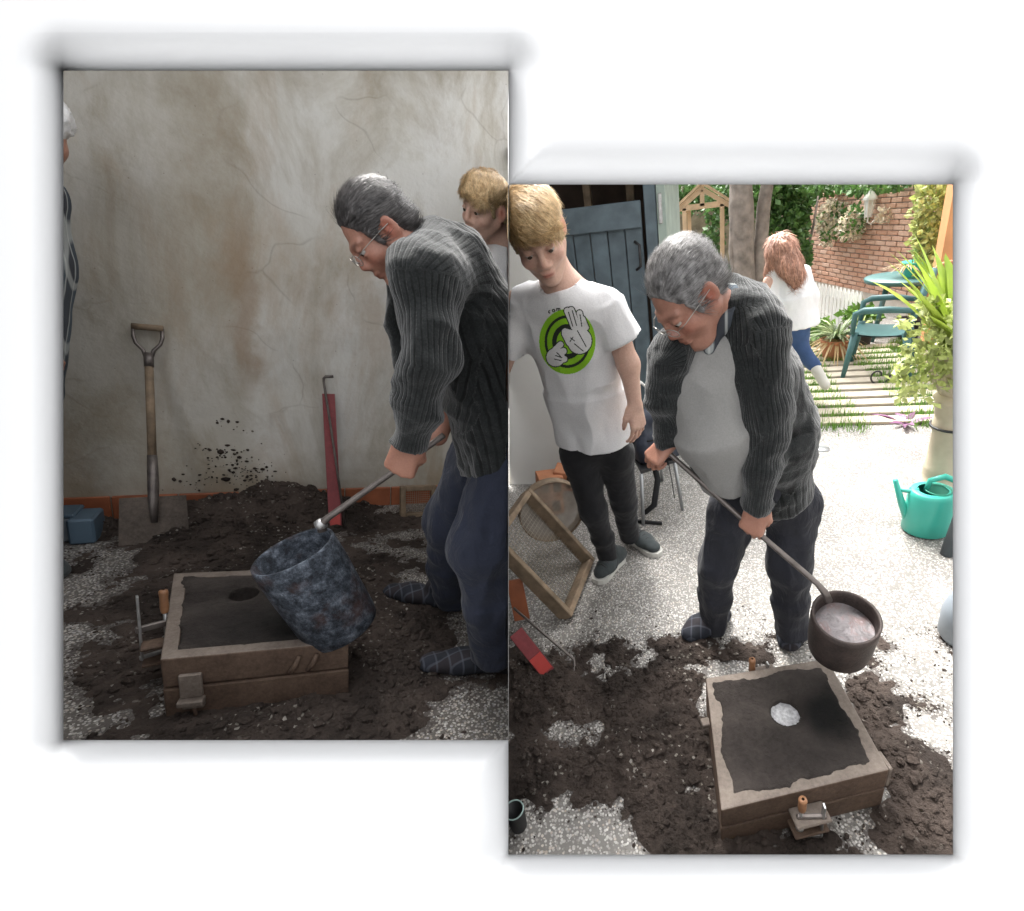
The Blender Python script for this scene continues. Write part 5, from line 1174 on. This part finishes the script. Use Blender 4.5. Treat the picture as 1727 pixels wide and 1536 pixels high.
# ------------------------------------------------------------------ people
def ridged(P, sc, seed):
    return 1-2*np.abs(fbm(P*np.asarray(sc), 1., seed, 2))
def folds(sx, sy, sz, amp, seed, oct_=3):
    return lambda P: amp*fbm(P*A(sx,sy,sz), 1., seed, oct_)
def man_hair(t, o, R, s, cut, mat='hair_grey', seed=5):
    P = lambda x,y,z: np.asarray(o)+R@(np.array((x,y,z))*s); S = Sculpt()
    S.ell(P(0,-.022,.043), A(.083,.099,.089)*s, R, 0)
    S.ell(P(0,-.055,-.020), A(.070,.060,.055)*s, R, .02*s)
    S.ell(P(0,.100,-.010), A(.074,.074,.098)*s, R, .008, 'sub'); S.ell(P(0,.05,-.085), A(.1,.085,.06)*s, R, .01, 'sub')
    for q in (-1,1): S.ell(P(q*.085,.002,-.018), A(.03,.034,.036)*s, R, .006, 'sub'); S.rc(P(q*.066,.036,.02), P(q*.068,.030,-.02), .012*s, .007*s, .006)
    S.build('hair', M[mat], t, .0042, cut=cut, disp=lambda V_: .0014*noise(((V_-o)@R)*A(260,30,160), 1., 3), tint=lambda V_, n: np.repeat((.85+.5*(.5+.5*noise(((V_-o)@R)*A(300,26,200),1.,9)))[:,None]*(1+.5*np.clip(-((V_-o)@R)[:,1:2]*0+np.abs(((V_-o)@R)[:,0:1])/.08-.4,0,1)),3,1),
            extra=strands(o, R, s, lambda q: (q[0]*2,-1.,.25-abs(q[0])*6), 4600, .050, .0007, .0025, seed=seed, tl=.6, th=1.7, jit=.09))
def boy_hair(t, o, R, s, cut, seed=6):
    P = lambda x,y,z: np.asarray(o)+R@(np.array((x,y,z))*s); S = Sculpt()
    S.ell(P(0,-.020,.046), A(.080,.098,.086)*s, R, 0); S.ell(P(0,-.058,-.020), A(.064,.052,.05)*s, R, .02*s)
    S.ell(P(-.006,.015,.085), A(.076,.085,.055)*s, R, .02); S.ell(P(-.012,.074,.066), A(.062,.038,.034)*s, R, .02); S.ell(P(-.045,.070,.050), A(.030,.030,.030)*s, R, .015)
    S.ell(P(.0,.106,-.036), A(.078,.072,.092)*s, R, .006, 'sub'); S.ell(P(0,.05,-.085), A(.1,.085,.06)*s, R, .01, 'sub')
    for q in (-1,1): S.ell(P(q*.085,.002,-.020), A(.03,.032,.034)*s, R, .006, 'sub'); S.rc(P(q*.067,.034,.02), P(q*.068,.028,-.014), .011*s, .006*s, .006)
    def tint(V_, n):
        q = ((V_-o)@R)/s; side = np.clip((np.abs(q[:,0])-.055)/.02, 0, 1)*np.clip((.075-q[:,2])/.04, 0, 1)+np.clip((-.05-q[:,1])/.03,0,1)*np.clip((.06-q[:,2])/.05,0,1)
        b = (.75+.5*(.5+.5*noise(q*A(260,60,90),1.,9)))*(1-.55*np.clip(side,0,1)); return np.repeat(b[:,None],3,1)
    S.build('hair', M['hair_blond'], t, .0042, cut=cut, disp=lambda V_: .004*noise(((V_-o)@R)*A(110,40,60), 1., 3)+.002*noise(((V_-o)@R)*A(260,60,120), 1., 4), tint=tint,
            extra=strands(o, R, s, lambda q: (-.75,.75,-.25) if q[2] > .05 else (0,-.3,-1), 5200, .052, .0009, .005, keep=lambda q: (q[:,2] > .045)&(q[:,1] > -.06), seed=seed, tl=.7, th=1.4))
def slipper(t, heel, toe, cut, mat='slipper', name='slipper', w=.046, h=.07):
    d = nrm(toe-heel); S = Sculpt(); up = A(0,0,1)
    S.rc(heel+up*.034, heel*.45+toe*.55+up*.036, w*.86, w*1.02, 0, sq=(up,.78)); S.rc(heel*.45+toe*.55+up*.034, toe-d*w+up*.028, w*1.02, w*.86, .03, sq=(up,.68))
    S.rc(heel+d*.02+up*.05, heel+d*.05+up*.085, w*.9, w*.78, .03)
    S.box((heel+toe)/2-up*.10, (.4,.4,.1), None, .0, .0, 'sub')
    o = S.build(name, M[mat], t, .0055, cut=cut, disp=folds(40,40,40,.0015,3)); return o
def sole(t, heel, toe, w, cut_ok=True, mat='black', hgt=.014):
    d = nrm(toe-heel); s_ = A(-d[1],d[0],0); L = np.linalg.norm(toe-heel); P = []
    for u, ww in ((-.03,.35),(0,.62),(.08,.78),(.3,.74),(.5,.80),(.68,.98),(.82,.98),(.93,.78),(1.0,.35)): P.append(heel+d*L*u+s_*w*ww)
    for u, ww in reversed(((-.03,.35),(0,.62),(.08,.78),(.3,.74),(.5,.80),(.68,.98),(.82,.98),(.93,.78),(1.0,.35))): P.append(heel+d*L*u-s_*w*ww)
    P = np.array(P); P[:,2] = .001; return MB().prism(P, (0,0,1), hgt).build('sole', M[mat], t)

# --- man in the workshop, bent over the tilted pot
CUTL, CUTR = (LS,1), (RS,-1)
V = LS.V
t = thing(LS, 'person', 'grey-haired man in knitted cardigan bending sideways on, tilting the pot in the workshop', 'person', LS.G(800,1100), 'people')
o = V(642,392,1.43); R = frame((-.58,-.06,-.81), (-.8,0,.6)); s = .84; S = Sculpt(); P = add_head(S, o, R, s, True)
nb_ = V(716,426,1.45); S.rc(P(0,-.02,-.045), nb_, .052, .055, .03); S.chain([nb_, V(805,570,1.47), V(862,730,1.48)], [.05,.09,.11], .03)
sh = V(718,455,1.31); el = V(722,605,1.28); wr = V(688,745,1.345)
S.chain([nb_, sh, el, wr], [.045,.05,.045,.029], .03)
hd = V(672,798,1.375)-wr; add_hand(S, wr, hd, (-.35,-.9,.1), 1, (.95,1.25,.8), 1.06, thumb_in=.8)
nk, nA = V(812,920,1.40), V(832,1080,1.425); fk, fA = V(758,880,1.76), V(760,990,1.88)
S.chain([V(862,730,1.48), V(880,760,1.42), nk, nA], [.11,.09,.06,.04], .03); S.chain([V(830,740,1.58), fk, fA], [.09,.055,.04], .03)
S.chain([nb_, V(760,480,1.60), V(780,600,1.62), V(738,735,1.5)], [.045,.055,.045,.03], .03)
S.build('body', M['skin_man'], t, .004, CUTL, tint=face_tint(o, R, s, (.85,.6,.55), (.5,.5,.52), .25))
eyes(t, P, R, s, LS); man_hair(t, o, R, s, CUTL, 'hair_dark'); glasses_part(t, P, R, s)
S = Sculpt(); S.rc(P(0,-.035,-.045)*.5+nb_*.5+A(.006,0,.008), nb_+A(.014,0,0), .068, .074, 0, cap=True); S.build('shirt_collar', M['collar_blue'], t, .006, CUTL)
S = Sculpt(); S.chain([V(750,452,1.46), V(796,545,1.48), V(845,670,1.48), V(862,785,1.47)], [.112,.148,.165,.158], .04, cap_end=True)
S.rc(nb_+A(.015,0,-.01), V(750,452,1.46), .080, .112, .05); S.rc(P(0,-.04,-.045)*.30+nb_*.70, nb_+A(.012,0,-.02), .074, .088, .02, cap=True)
S.chain([V(738,455,1.36), V(716,470,1.31), V(722,605,1.275), V(703,690,1.31), V(689,741,1.34)], [.088,.082,.070,.058,.050], .035, cap_end=True)
S.chain([V(752,465,1.58), V(770,570,1.62)], [.09,.08], .04)
S.chain([V(672,440,1.50), V(658,548,1.53), V(700,660,1.52)], [.035,.022,.03], .03)
S.rc(V(692,728,1.335), V(686,752,1.345), .055, .050, .004, cap=True)
S.build('cardigan', M['cardigan'], t, .0062, CUTL, disp=lambda P_: .011*ridged(P_,(6,6,9),4)-.005+.003*fbm(P_,34,7,2), rib=True)
S = Sculpt(); S.chain([V(885,735,1.44), V(812,920,1.40), V(826,1010,1.41), V(836,1105,1.425)], [.135,.096,.082,.078], .04, cap_end=True)
S.chain([V(835,740,1.58), V(758,880,1.76), V(756,950,1.83), V(762,1012,1.89)], [.125,.088,.074,.070], .04, cap_end=True)
S.build('trousers', M['trousers_blue'], t, .0062, CUTL, disp=lambda P_: .008*ridged(P_,(10,10,5),14)-.004+.003*noise(P_*A(22,22,30),1.,5))
for h_, te in ((LS.G(868,1128), LS.G(702,1128)), (LS.G(752,1022), LS.G(645,1003))):
    slipper(t, h_, te, CUTL, w=.05)

# --- fair boy looking over the man's shoulder
t = thing(LS, 'person', 'fair-haired boy peering over the shoulder of the man at the plaster wall', 'person', LS.G(850,900), 'people')
o = V(820,352,2.25); R = frame((-.84,-.42,-.36), (.05,-.2,.95)); s = 1.0; S = Sculpt(); P = add_head(S, o, R, s)
nb_ = V(850,418,2.34); S.rc(P(0,-.03,-.05), nb_, .052, .058, .03); hp_ = V(868,700,2.36)
S.chain([nb_, V(866,480,2.36), hp_], [.08,.12,.12], .04); ft = A(hp_[0]-.05,2.36,.06); S.chain([hp_, (hp_+ft)/2, ft], [.10,.065,.045], .03)
S.build('body', M['skin_boy'], t, .0046, CUTL, tint=face_tint(o, R, s, (.95,.6,.58), (.30,.24,.2), .08)); eyes(t, P, R, s, LS, False); boy_hair(t, o, R, s, CUTL)
S = Sculpt(); S.chain([nb_+A(0,0,-.03), V(868,500,2.36), V(868,690,2.36)], [.085,.165,.15], .05, cap_end=True); S.rc(nb_+A(-.02,0,-.06), V(820,470,2.3), .08, .08, .05); S.build('tee_shirt', M['tee_white'], t, .008, CUTL, disp=folds(9,9,5,.006,3))
S = Sculpt(); S.chain([hp_+A(0,0,.02), (hp_+ft)/2, ft], [.13,.075,.055], .04); S.build('jeans', M['jeans_black'], t, .008, CUTL); slipper(t, ft*A(1,1,0)+A(.04,.03,0), ft*A(1,1,0)+A(-.14,-.12,0), CUTL, 'sneaker', 'shoe')

# --- person at the left edge, mostly behind the board
Vs = lambda px, py, Y: LS.V(px-15, py, Y)
t = thing(LS, 'person', 'person in checked shirt and jeans half hidden at the left edge of the workshop', 'person', LS.G(60,985), 'people')
Yp = 2.78; o = Vs(66,218,Yp); R = frame((-.9,.3,-.2), (0,0,1)); S = Sculpt(); P = add_head(S, o, R, 1.)
nb_ = Vs(45,300,Yp); hp_ = Vs(25,660,Yp); S.rc(P(0,-.03,-.05), nb_, .055, .06, .03); S.chain([nb_, Vs(25,420,Yp), hp_], [.09,.12,.12], .04)
wr = Vs(88,590,Yp-.06); S.chain([Vs(64,340,Yp), Vs(80,480,Yp-.02), wr], [.06,.042,.028], .03); add_hand(S, wr, Vs(90,640,Yp-.06)-wr, (.4,-.9,0), 1, (.35,.45,.3), 1., thumb_in=.3)
S.chain([hp_, Vs(55,830,Yp), Vs(72,950,Yp)], [.1,.06,.045], .03); S.build('body', M['skin_man'], t, .006)
S = Sculpt(); S.ell(P(0,-.03,.045), (.088,.1,.088), R, 0); S.ell(P(0,.1,-.03), (.075,.07,.09), R, .01, 'sub'); S.build('hair', M['hair_white'], t, .007, disp=folds(60,60,60,.006,3))
S = Sculpt(); S.chain([Vs(45,330,Yp), Vs(25,430,Yp), Vs(20,650,Yp)], [.13,.17,.16], .05); S.chain([Vs(66,345,Yp), Vs(84,450,Yp-.02), Vs(86,535,Yp-.04)], [.075,.056,.05], .03, cap_end=True); S.build('checked_shirt', M['plaid'], t, .008, disp=folds(9,9,7,.006,3))
MB().lathe([(.031,-.012),(.034,-.010),(.034,.010),(.031,.012)], wr+A(0,0,.015), nrm(Vs(80,480,Yp-.02)-wr), 18).build('wristwatch', M['steel'], t)
S = Sculpt(); S.chain([Vs(15,660,Yp), Vs(52,830,Yp), Vs(70,945,Yp)], [.15,.085,.07], .04, cap_end=True); S.build('jeans', M['jeans_blue'], t, .008, disp=folds(8,8,14,.006,4)); slipper(t, LS.G(40,965), LS.G(116,978), None, 'sneaker', 'shoe')

# --- boy in the white printed tee
V = RS.V
t = thing(RS, 'person', 'fair-haired boy in white tee with green round print, watching the pour', 'person', RS.G(1045,950), 'people')
o = V(906,396,1.70); R = frame((.27,-.80,-.53), (-.10,-.35,.9)); s = 1.10; S = Sculpt(); P = add_head(S, o, R, s)
nb_ = V(950,487,1.80); S.rc(P(0,-.03,-.05), nb_, .055, .060, .03); hipc = V(1003,735,1.97)
S.chain([nb_, V(958,570,1.90), hipc], [.06,.075,.075], .04)
shL, elL, wrL = V(1022,515,1.84), V(1060,615,1.85), V(1071,683,1.82); S.chain([nb_, shL, elL, wrL], [.055,.055,.040,.027], .03)
add_hand(S, wrL, V(1077,725,1.80)-wrL, (.75,-.6,.1), -1, (.35,.45,.3), 1.0, .3, .35)
S.chain([nb_, V(878,515,1.84), V(845,620,1.82)], [.055,.055,.04], .03)
kA, aA = V(1000,858,1.93), V(1026,938,1.985); kB, aB = V(1052,845,2.06), V(1063,895,2.16)
S.chain([hipc, V(978,760,1.95), kA, aA], [.09,.07,.05,.035], .03); S.chain([hipc, V(1035,760,2.0), kB, aB], [.09,.07,.05,.035], .03)
S.build('body', M['skin_boy'], t, .004, CUTR, tint=face_tint(o, R, s, (.9,.55,.55), (.30,.22,.18), .12)); eyes(t, P, R, s, RS); boy_hair(t, o, R, s, CUTR)
S = Sculpt(); sy = (A(.15,.95,.1), .66)
S.chain([nb_+A(0,0,-.045), V(955,560,1.87), V(985,660,1.93), V(1002,742,1.965)], [.105,.178,.170,.178], .05, sq=sy, cap_end=True)
S.rc(nb_+A(.03,0,-.05), shL, .07, .075, .04); S.rc(nb_+A(-.03,0,-.05), V(880,512,1.84), .07, .075, .04)
S.rc(shL, V(1052,574,1.845), .078, .082, .03, cap=True); S.rc(V(880,512,1.84), V(850,590,1.83), .078, .085, .03, cap=True)
S.rc(P(0,-.03,-.05), nb_+A(0,-.012,.012), .07, .073, .0, 'sub', cap=True)
tee = S.build('tee_shirt', M['tee_white'], t, .005, CUTR, disp=lambda P_: .009*ridged(P_,(6.5,6.5,3.6),21)-.004+.003*noise(P_*A(25,25,12),1.,2), relax=4); TS = S
S = Sculpt(); S.chain([hipc+A(0,0,-.01), V(977,765,1.95), kA, V(1016,905,1.96), V(1028,948,1.985)], [.10,.085,.064,.052,.050], .03, cap_end=True); S.chain([hipc+A(0,0,-.01), V(1037,765,2.0), kB, V(1062,905,2.16)], [.10,.085,.064,.052], .03, cap_end=True)
S.build('jeans', M['jeans_black'], t, .0055, CUTR, disp=lambda P_: .004*fbm(P_*A(14,14,20),1.,31,3))
for h_, te in ((RS.G(1046,945), RS.G(1006,984)), (RS.G(1058,905), RS.G(1112,938))):
    so = slipper(t, h_+A(0,0,.012), te+A(0,0,.012), None, 'sneaker', 'shoe', .044); sub('sole_rim', MB(), M['rubber'], so) if False else None
    d = nrm(te-h_); sl = sole(t, h_-d*.012, te+d*.006, .047, mat='rubber', hgt=.026); lc = MB(); mid_ = h_*.5+te*.5+A(0,0,.094); sd_ = A(-d[1],d[0],0)
    for q in range(4): b = mid_+d*(.025*q-.03)-A(0,0,.008*q); lc.tube([b-sd_*.028, b+A(0,0,.01), b+sd_*.028], .003, 5)
    lc.tube([mid_-d*.03, mid_-d*.04+sd_*.04-A(0,0,.03), mid_+sd_*.055-A(0,0,.05)], .0025, 5); lc.build('laces', M['black'], t)
# round print on the tee
bvh = BVHTree.FromPolygons([Vector(v) for v in TS.V], [tuple(q) for q in TS.Q.tolist()])
def cap_(x, y, ax_, ay, bx, by, r):
    bax, bay = bx-ax_, by-ay; h = np.clip(((x-ax_)*bax+(y-ay)*bay)/(bax*bax+bay*bay+1e-9),0,1); return np.hypot(x-ax_-h*bax, y-ay-h*bay)-r
def print_col(zx, zy):
    u, v = (zx-432)/192., (zy-1115)/222.; rr = np.hypot(u, v); c = np.full(zx.shape, -1)
    c[rr < 1] = 0; c[(rr > .72)&(rr < .81)] = 1; c[(rr > .38)&(rr < .54)] = 1
    hand = np.minimum.reduce([cap_(zx,zy,480,1020,432,905,21), cap_(zx,zy,505,1020,458,900,21), cap_(zx,zy,545,1050,515,920,19), np.hypot((zx-515)/82,(zy-1110)/88)*85-85, cap_(zx,zy,450,1120,420,1060,26), cap_(zx,zy,470,1060,415,1045,20), cap_(zx,zy,560,1020,535,960,18)])
    h2 = np.minimum.reduce([np.hypot((zx-352)/62,(zy-1222)/62)*62-62, cap_(zx,zy,330,1190,385,1135,20), cap_(zx,zy,370,1200,405,1180,22), cap_(zx,zy,360,1240,412,1235,20)])
    for d in (hand, h2): c[d < 7] = 1; c[d < 0] = 2
    for ln in ((455,1090,480,1110),(450,1115,470,1085),(500,1040,560,1150),(480,1130,540,1180),(468,1010,440,915),(495,1005,466,905),(360,1190,385,1215),(350,1210,395,1225),(345,1235,390,1245),(530,1010,518,930)): c[(cap_(zx,zy,*ln,3.5) < 0)&(c == 2)] = 1
    for cx_, cy_ in ((312,912),(338,904)): d = np.abs(np.hypot(zx-cx_,zy-cy_)-8); c[d < 3.5] = 1
    c[(np.abs(np.hypot(zx-312,zy-912)-8) < 3.5)&(zx > 315)] = -1
    for q in (358,369,380): c[(np.abs(zx-q) < 3)&(np.abs(zy-898) < 9)] = 1
    c[(np.abs(zy-889) < 3)&(zx > 356)&(zx < 382)] = 1
    return c
n = 150; zx, zy = np.meshgrid(np.linspace(225,640,n), np.linspace(870,1350,n), indexing='ij'); pc = print_col((zx[:-1,:-1]+zx[1:,1:])/2, (zy[:-1,:-1]+zy[1:,1:])/2)
pt = np.zeros((n,n,3)); okp = np.zeros((n,n), bool)
for i in range(n):
    for j in range(n):
        d = RS.ray(850+zx[i,j]/4.042, 300+zy[i,j]/4.042); r_ = bvh.ray_cast(Vector(CR), Vector(d).normalized())
        if r_[0] is not None: pt[i,j] = np.array(r_[0])-nrm(d)*.0022; okp[i,j] = True
mb = MB(); F_ = []; Mi = []
for i in range(n-1):
    for j in range(n-1):
        if pc[i,j] >= 0 and okp[i:i+2,j:j+2].all(): F_.append((i*n+j,(i+1)*n+j,(i+1)*n+j+1,i*n+j+1)); Mi.append(int(pc[i,j]))
mb.v = [pt.reshape(-1,3)]; mb.f = F_; mb.m = Mi; mb.sm = [True]*len(F_); mb.n = n*n
mb.build('printed_emblem', [cloth('lime green ink', (.24,.52,.02), .04), cloth('black ink', (.02,.025,.02), .1), cloth('pale grey ink', (.62,.62,.62), .1)], tee)

# --- man in the courtyard holding the pot level
t = thing(RS, 'person', 'grey-haired man in open cardigan and pale tee holding the pot of molten metal', 'person', RS.G(1262,1070), 'people')
o = V(1160,496,1.36); R = frame((-.52,-.45,-.72), (-.55,-.4,.75)); s = 1.0; S = Sculpt(); P = add_head(S, o, R, s, True)
nb_ = V(1222,526,1.46); S.rc(P(0,-.02,-.045), nb_, .053, .056, .03); hipc = V(1288,825,1.55)
S.chain([nb_, V(1225,640,1.49), hipc], [.05,.085,.10], .04)
shL, elL, wrL = V(1275,545,1.44), V(1295,705,1.37), V(1277,852,1.335); shR, elR, wrR = V(1132,598,1.39), V(1120,672,1.40), V(1131,742,1.415)
S.chain([nb_, shL, elL, wrL], [.042,.05,.045,.03], .03); S.chain([nb_, shR, elR, wrR], [.042,.036,.028,.026], .03)
add_hand(S, wrL, V(1263,905,1.325)-wrL, (-.25,-.85,.45), 1, (.75,1.2,.8), 1.02, thumb_in=.8)
add_hand(S, wrR, V(1103,772,1.40)-wrR, (-.1,-.5,.85), -1, (.75,1.2,.8), .98, thumb_in=.8)
kL, aL = V(1332,950,1.555), V(1336,1052,1.565); kR, aR = V(1212,950,1.56), V(1203,1042,1.61)
S.chain([hipc, V(1330,840,1.57), kL, aL], [.1,.08,.06,.04], .03); S.chain([hipc, V(1245,840,1.56), kR, aR], [.1,.08,.06,.04], .03)
S.build('body', M['skin_man'], t, .004, tint=face_tint(o, R, s, (.85,.6,.55), (.5,.48,.47), .25)); eyes(t, P, R, s, RS); man_hair(t, o, R, s, None, seed=15); glasses_part(t, P, R, s)
S = Sculpt(); S.rc(P(0,-.04,-.05)*.55+nb_*.45, nb_+A(.0,.0,-.01), .068, .078, 0, cap=True); S.chain([V(1218,495,1.44), V(1212,545,1.39), V(1196,588,1.37)], [.026,.024,.018], .02); S.build('shirt_collar', M['plaid'], t, .006)
S = Sculpt(); S.chain([V(1212,560,1.49), V(1200,600,1.455), V(1198,650,1.43), V(1208,720,1.405), V(1236,803,1.45)], [.085,.095,.105,.116,.108], .05, cap_end=True)
S.build('tee_shirt', M['tee_grey'], t, .005, disp=lambda P_: .010*fbm(P_*A(7,7,3.5),1.,40,2)+.006*ridged(P_,(9,9,4),41)-.003+.002*noise(P_*A(30,30,14),1.,4), relax=6)
S = Sculpt(); S.chain([V(1236,540,1.50), V(1253,625,1.53), V(1284,720,1.56), V(1298,836,1.575)], [.112,.150,.172,.145], .05, cap_end=True)
S.rc(nb_+A(.01,.01,-.01), V(1236,540,1.50), .085, .112, .05); S.rc(P(0,-.045,-.05)*.35+nb_*.65+A(.012,.012,0), nb_+A(.005,.01,-.02), .076, .092, .02, cap=True)
S.chain([V(1268,545,1.46), V(1278,560,1.43), V(1295,705,1.37), V(1286,785,1.35), V(1277,846,1.335)], [.082,.076,.066,.058,.052], .035, cap_end=True)
S.chain([V(1150,582,1.44), V(1130,600,1.38), V(1120,672,1.40), V(1130,736,1.413)], [.066,.060,.053,.044], .03, cap_end=True)
S.rc(V(1282,838,1.337), V(1274,858,1.334), .057, .052, .004, cap=True); S.rc(V(1128,730,1.413), V(1132,746,1.416), .049, .046, .004, cap=True)
S.chain([V(1236,480,1.50), V(1232,525,1.435), V(1234,580,1.41)], [.042,.034,.034], .03)
# front panels either side of the opening
S.chain([V(1152,592,1.40), V(1138,645,1.375), V(1152,722,1.375), V(1182,795,1.42)], [.026,.022,.022,.024], .03)
S.chain([V(1232,575,1.42), V(1255,640,1.37), V(1266,720,1.36), V(1270,805,1.40)], [.034,.030,.030,.032], .03)
S.build('cardigan', M['cardigan'], t, .0062, disp=lambda P_: .011*ridged(P_,(6,6,9),44)-.005+.003*fbm(P_,34,7,2), rib=True)
S = Sculpt(); S.chain([hipc+A(0,0,.04), V(1335,850,1.57), kL, V(1334,1010,1.56), V(1337,1068,1.562)], [.13,.092,.076,.066,.064], .04, cap_end=True); S.chain([hipc+A(-.02,0,.03), V(1242,850,1.56), kR, V(1207,1000,1.59), V(1203,1054,1.612)], [.13,.092,.076,.066,.064], .04, cap_end=True)
S.build('trousers', M['trousers'], t, .0062, disp=lambda P_: .008*ridged(P_,(10,10,5),24)-.004+.003*noise(P_*A(22,22,30),1.,5))
for h_, te in ((RS.G(1216,1045), RS.G(1150,1084)), (RS.G(1338,1050), RS.G(1328,1105))): slipper(t, h_, te, None, w=.05)

# --- woman hurrying away in the garden
t = thing(RS, 'person', 'red-haired woman in white jacket and jeans hurrying away through the garden', 'person', RS.G(1350,640), 'people')
YW = 4.35; o = V(1313,424,YW); R = frame((-.6,.75,-.15), (0,0,1)); S = Sculpt(); P = add_head(S, o, R, .95)
nb_ = V(1325,452,YW); S.rc(P(0,-.03,-.05), nb_, .05, .055, .03); hp_ = V(1342,545,YW); S.chain([nb_, V(1335,500,YW), hp_], [.08,.10,.10], .04)
k1, f1_ = V(1347,585,YW-.02), V(1378,628,YW-.10); k2 = hp_*A(1,1,0)+A(-.10,.1,.27); f2_ = hp_*A(1,1,0)+A(-.13,.12,.06)
S.chain([hp_, k1, f1_], [.08,.055,.035], .03); S.chain([hp_, k2, f2_], [.08,.055,.035], .03)
S.chain([nb_, V(1298,475,YW-.05), V(1290,510,YW-.12), V(1300,535,YW-.15)], [.05,.045,.04,.03], .03); add_hand(S, V(1300,535,YW-.15), A(.1,-.3,-.6), (0,-1,0), 1, (.5,.6,.4), .9)
S.build('body', M['skin_boy'], t, .007)
S = Sculpt(); S.ell(P(0,-.02,.03), (.092,.108,.10), R, 0); S.ell(P(0,.11,-.03), (.07,.07,.09), R, .01, 'sub'); S.chain([P(0,-.06,0), V(1330,445,YW-.09), V(1340,462,YW-.12), V(1338,480,YW-.12)], [.09,.085,.06,.03], .05); S.rc(P(-.06,-.01,0), V(1298,455,YW-.03), .05, .04, .04)
S.build('hair', M['hair_auburn'], t, .008, disp=lambda P_: .012*fbm(P_*A(40,40,10),1.,3,3), extra=strands(o, R, 1., lambda q: (0,-.2,-1), 2200, .09, .0022, .008, seed=9, tl=.6, th=1.5))
S = Sculpt(); S.chain([nb_+A(0,0,-.03), V(1337,500,YW), V(1340,548,YW)], [.10,.165,.20], .05, cap_end=True); S.chain([V(1305,462,YW-.02), V(1296,495,YW-.07), V(1300,530,YW-.13)], [.07,.06,.05], .04, cap_end=True); S.chain([V(1352,462,YW), V(1366,500,YW-.03), V(1360,530,YW-.06)], [.07,.06,.05], .04)
S.build('jacket', M['coat_white'], t, .008, disp=folds(9,9,6,.010,3))
S = Sculpt(); S.chain([hp_+A(0,0,-.02), k1, f1_+A(0,.01,.03)], [.11,.07,.05], .04, cap_end=True); S.chain([hp_+A(0,0,-.02), k2, f2_], [.11,.07,.05], .04); S.build('jeans', M['jeans_blue'], t, .008, disp=folds(9,9,16,.006,4))
for a_, b_ in ((f1_+A(-.01,.0,.03), f1_+A(.06,-.06,-.09)), (f2_*A(1,1,0)+A(.03,-.03,.04), f2_*A(1,1,0)+A(-.10,.12,.04))):
    S = Sculpt(); S.rc(a_, b_, .045, .040, 0); S.build('shoe', M['rubber'], t, .008)
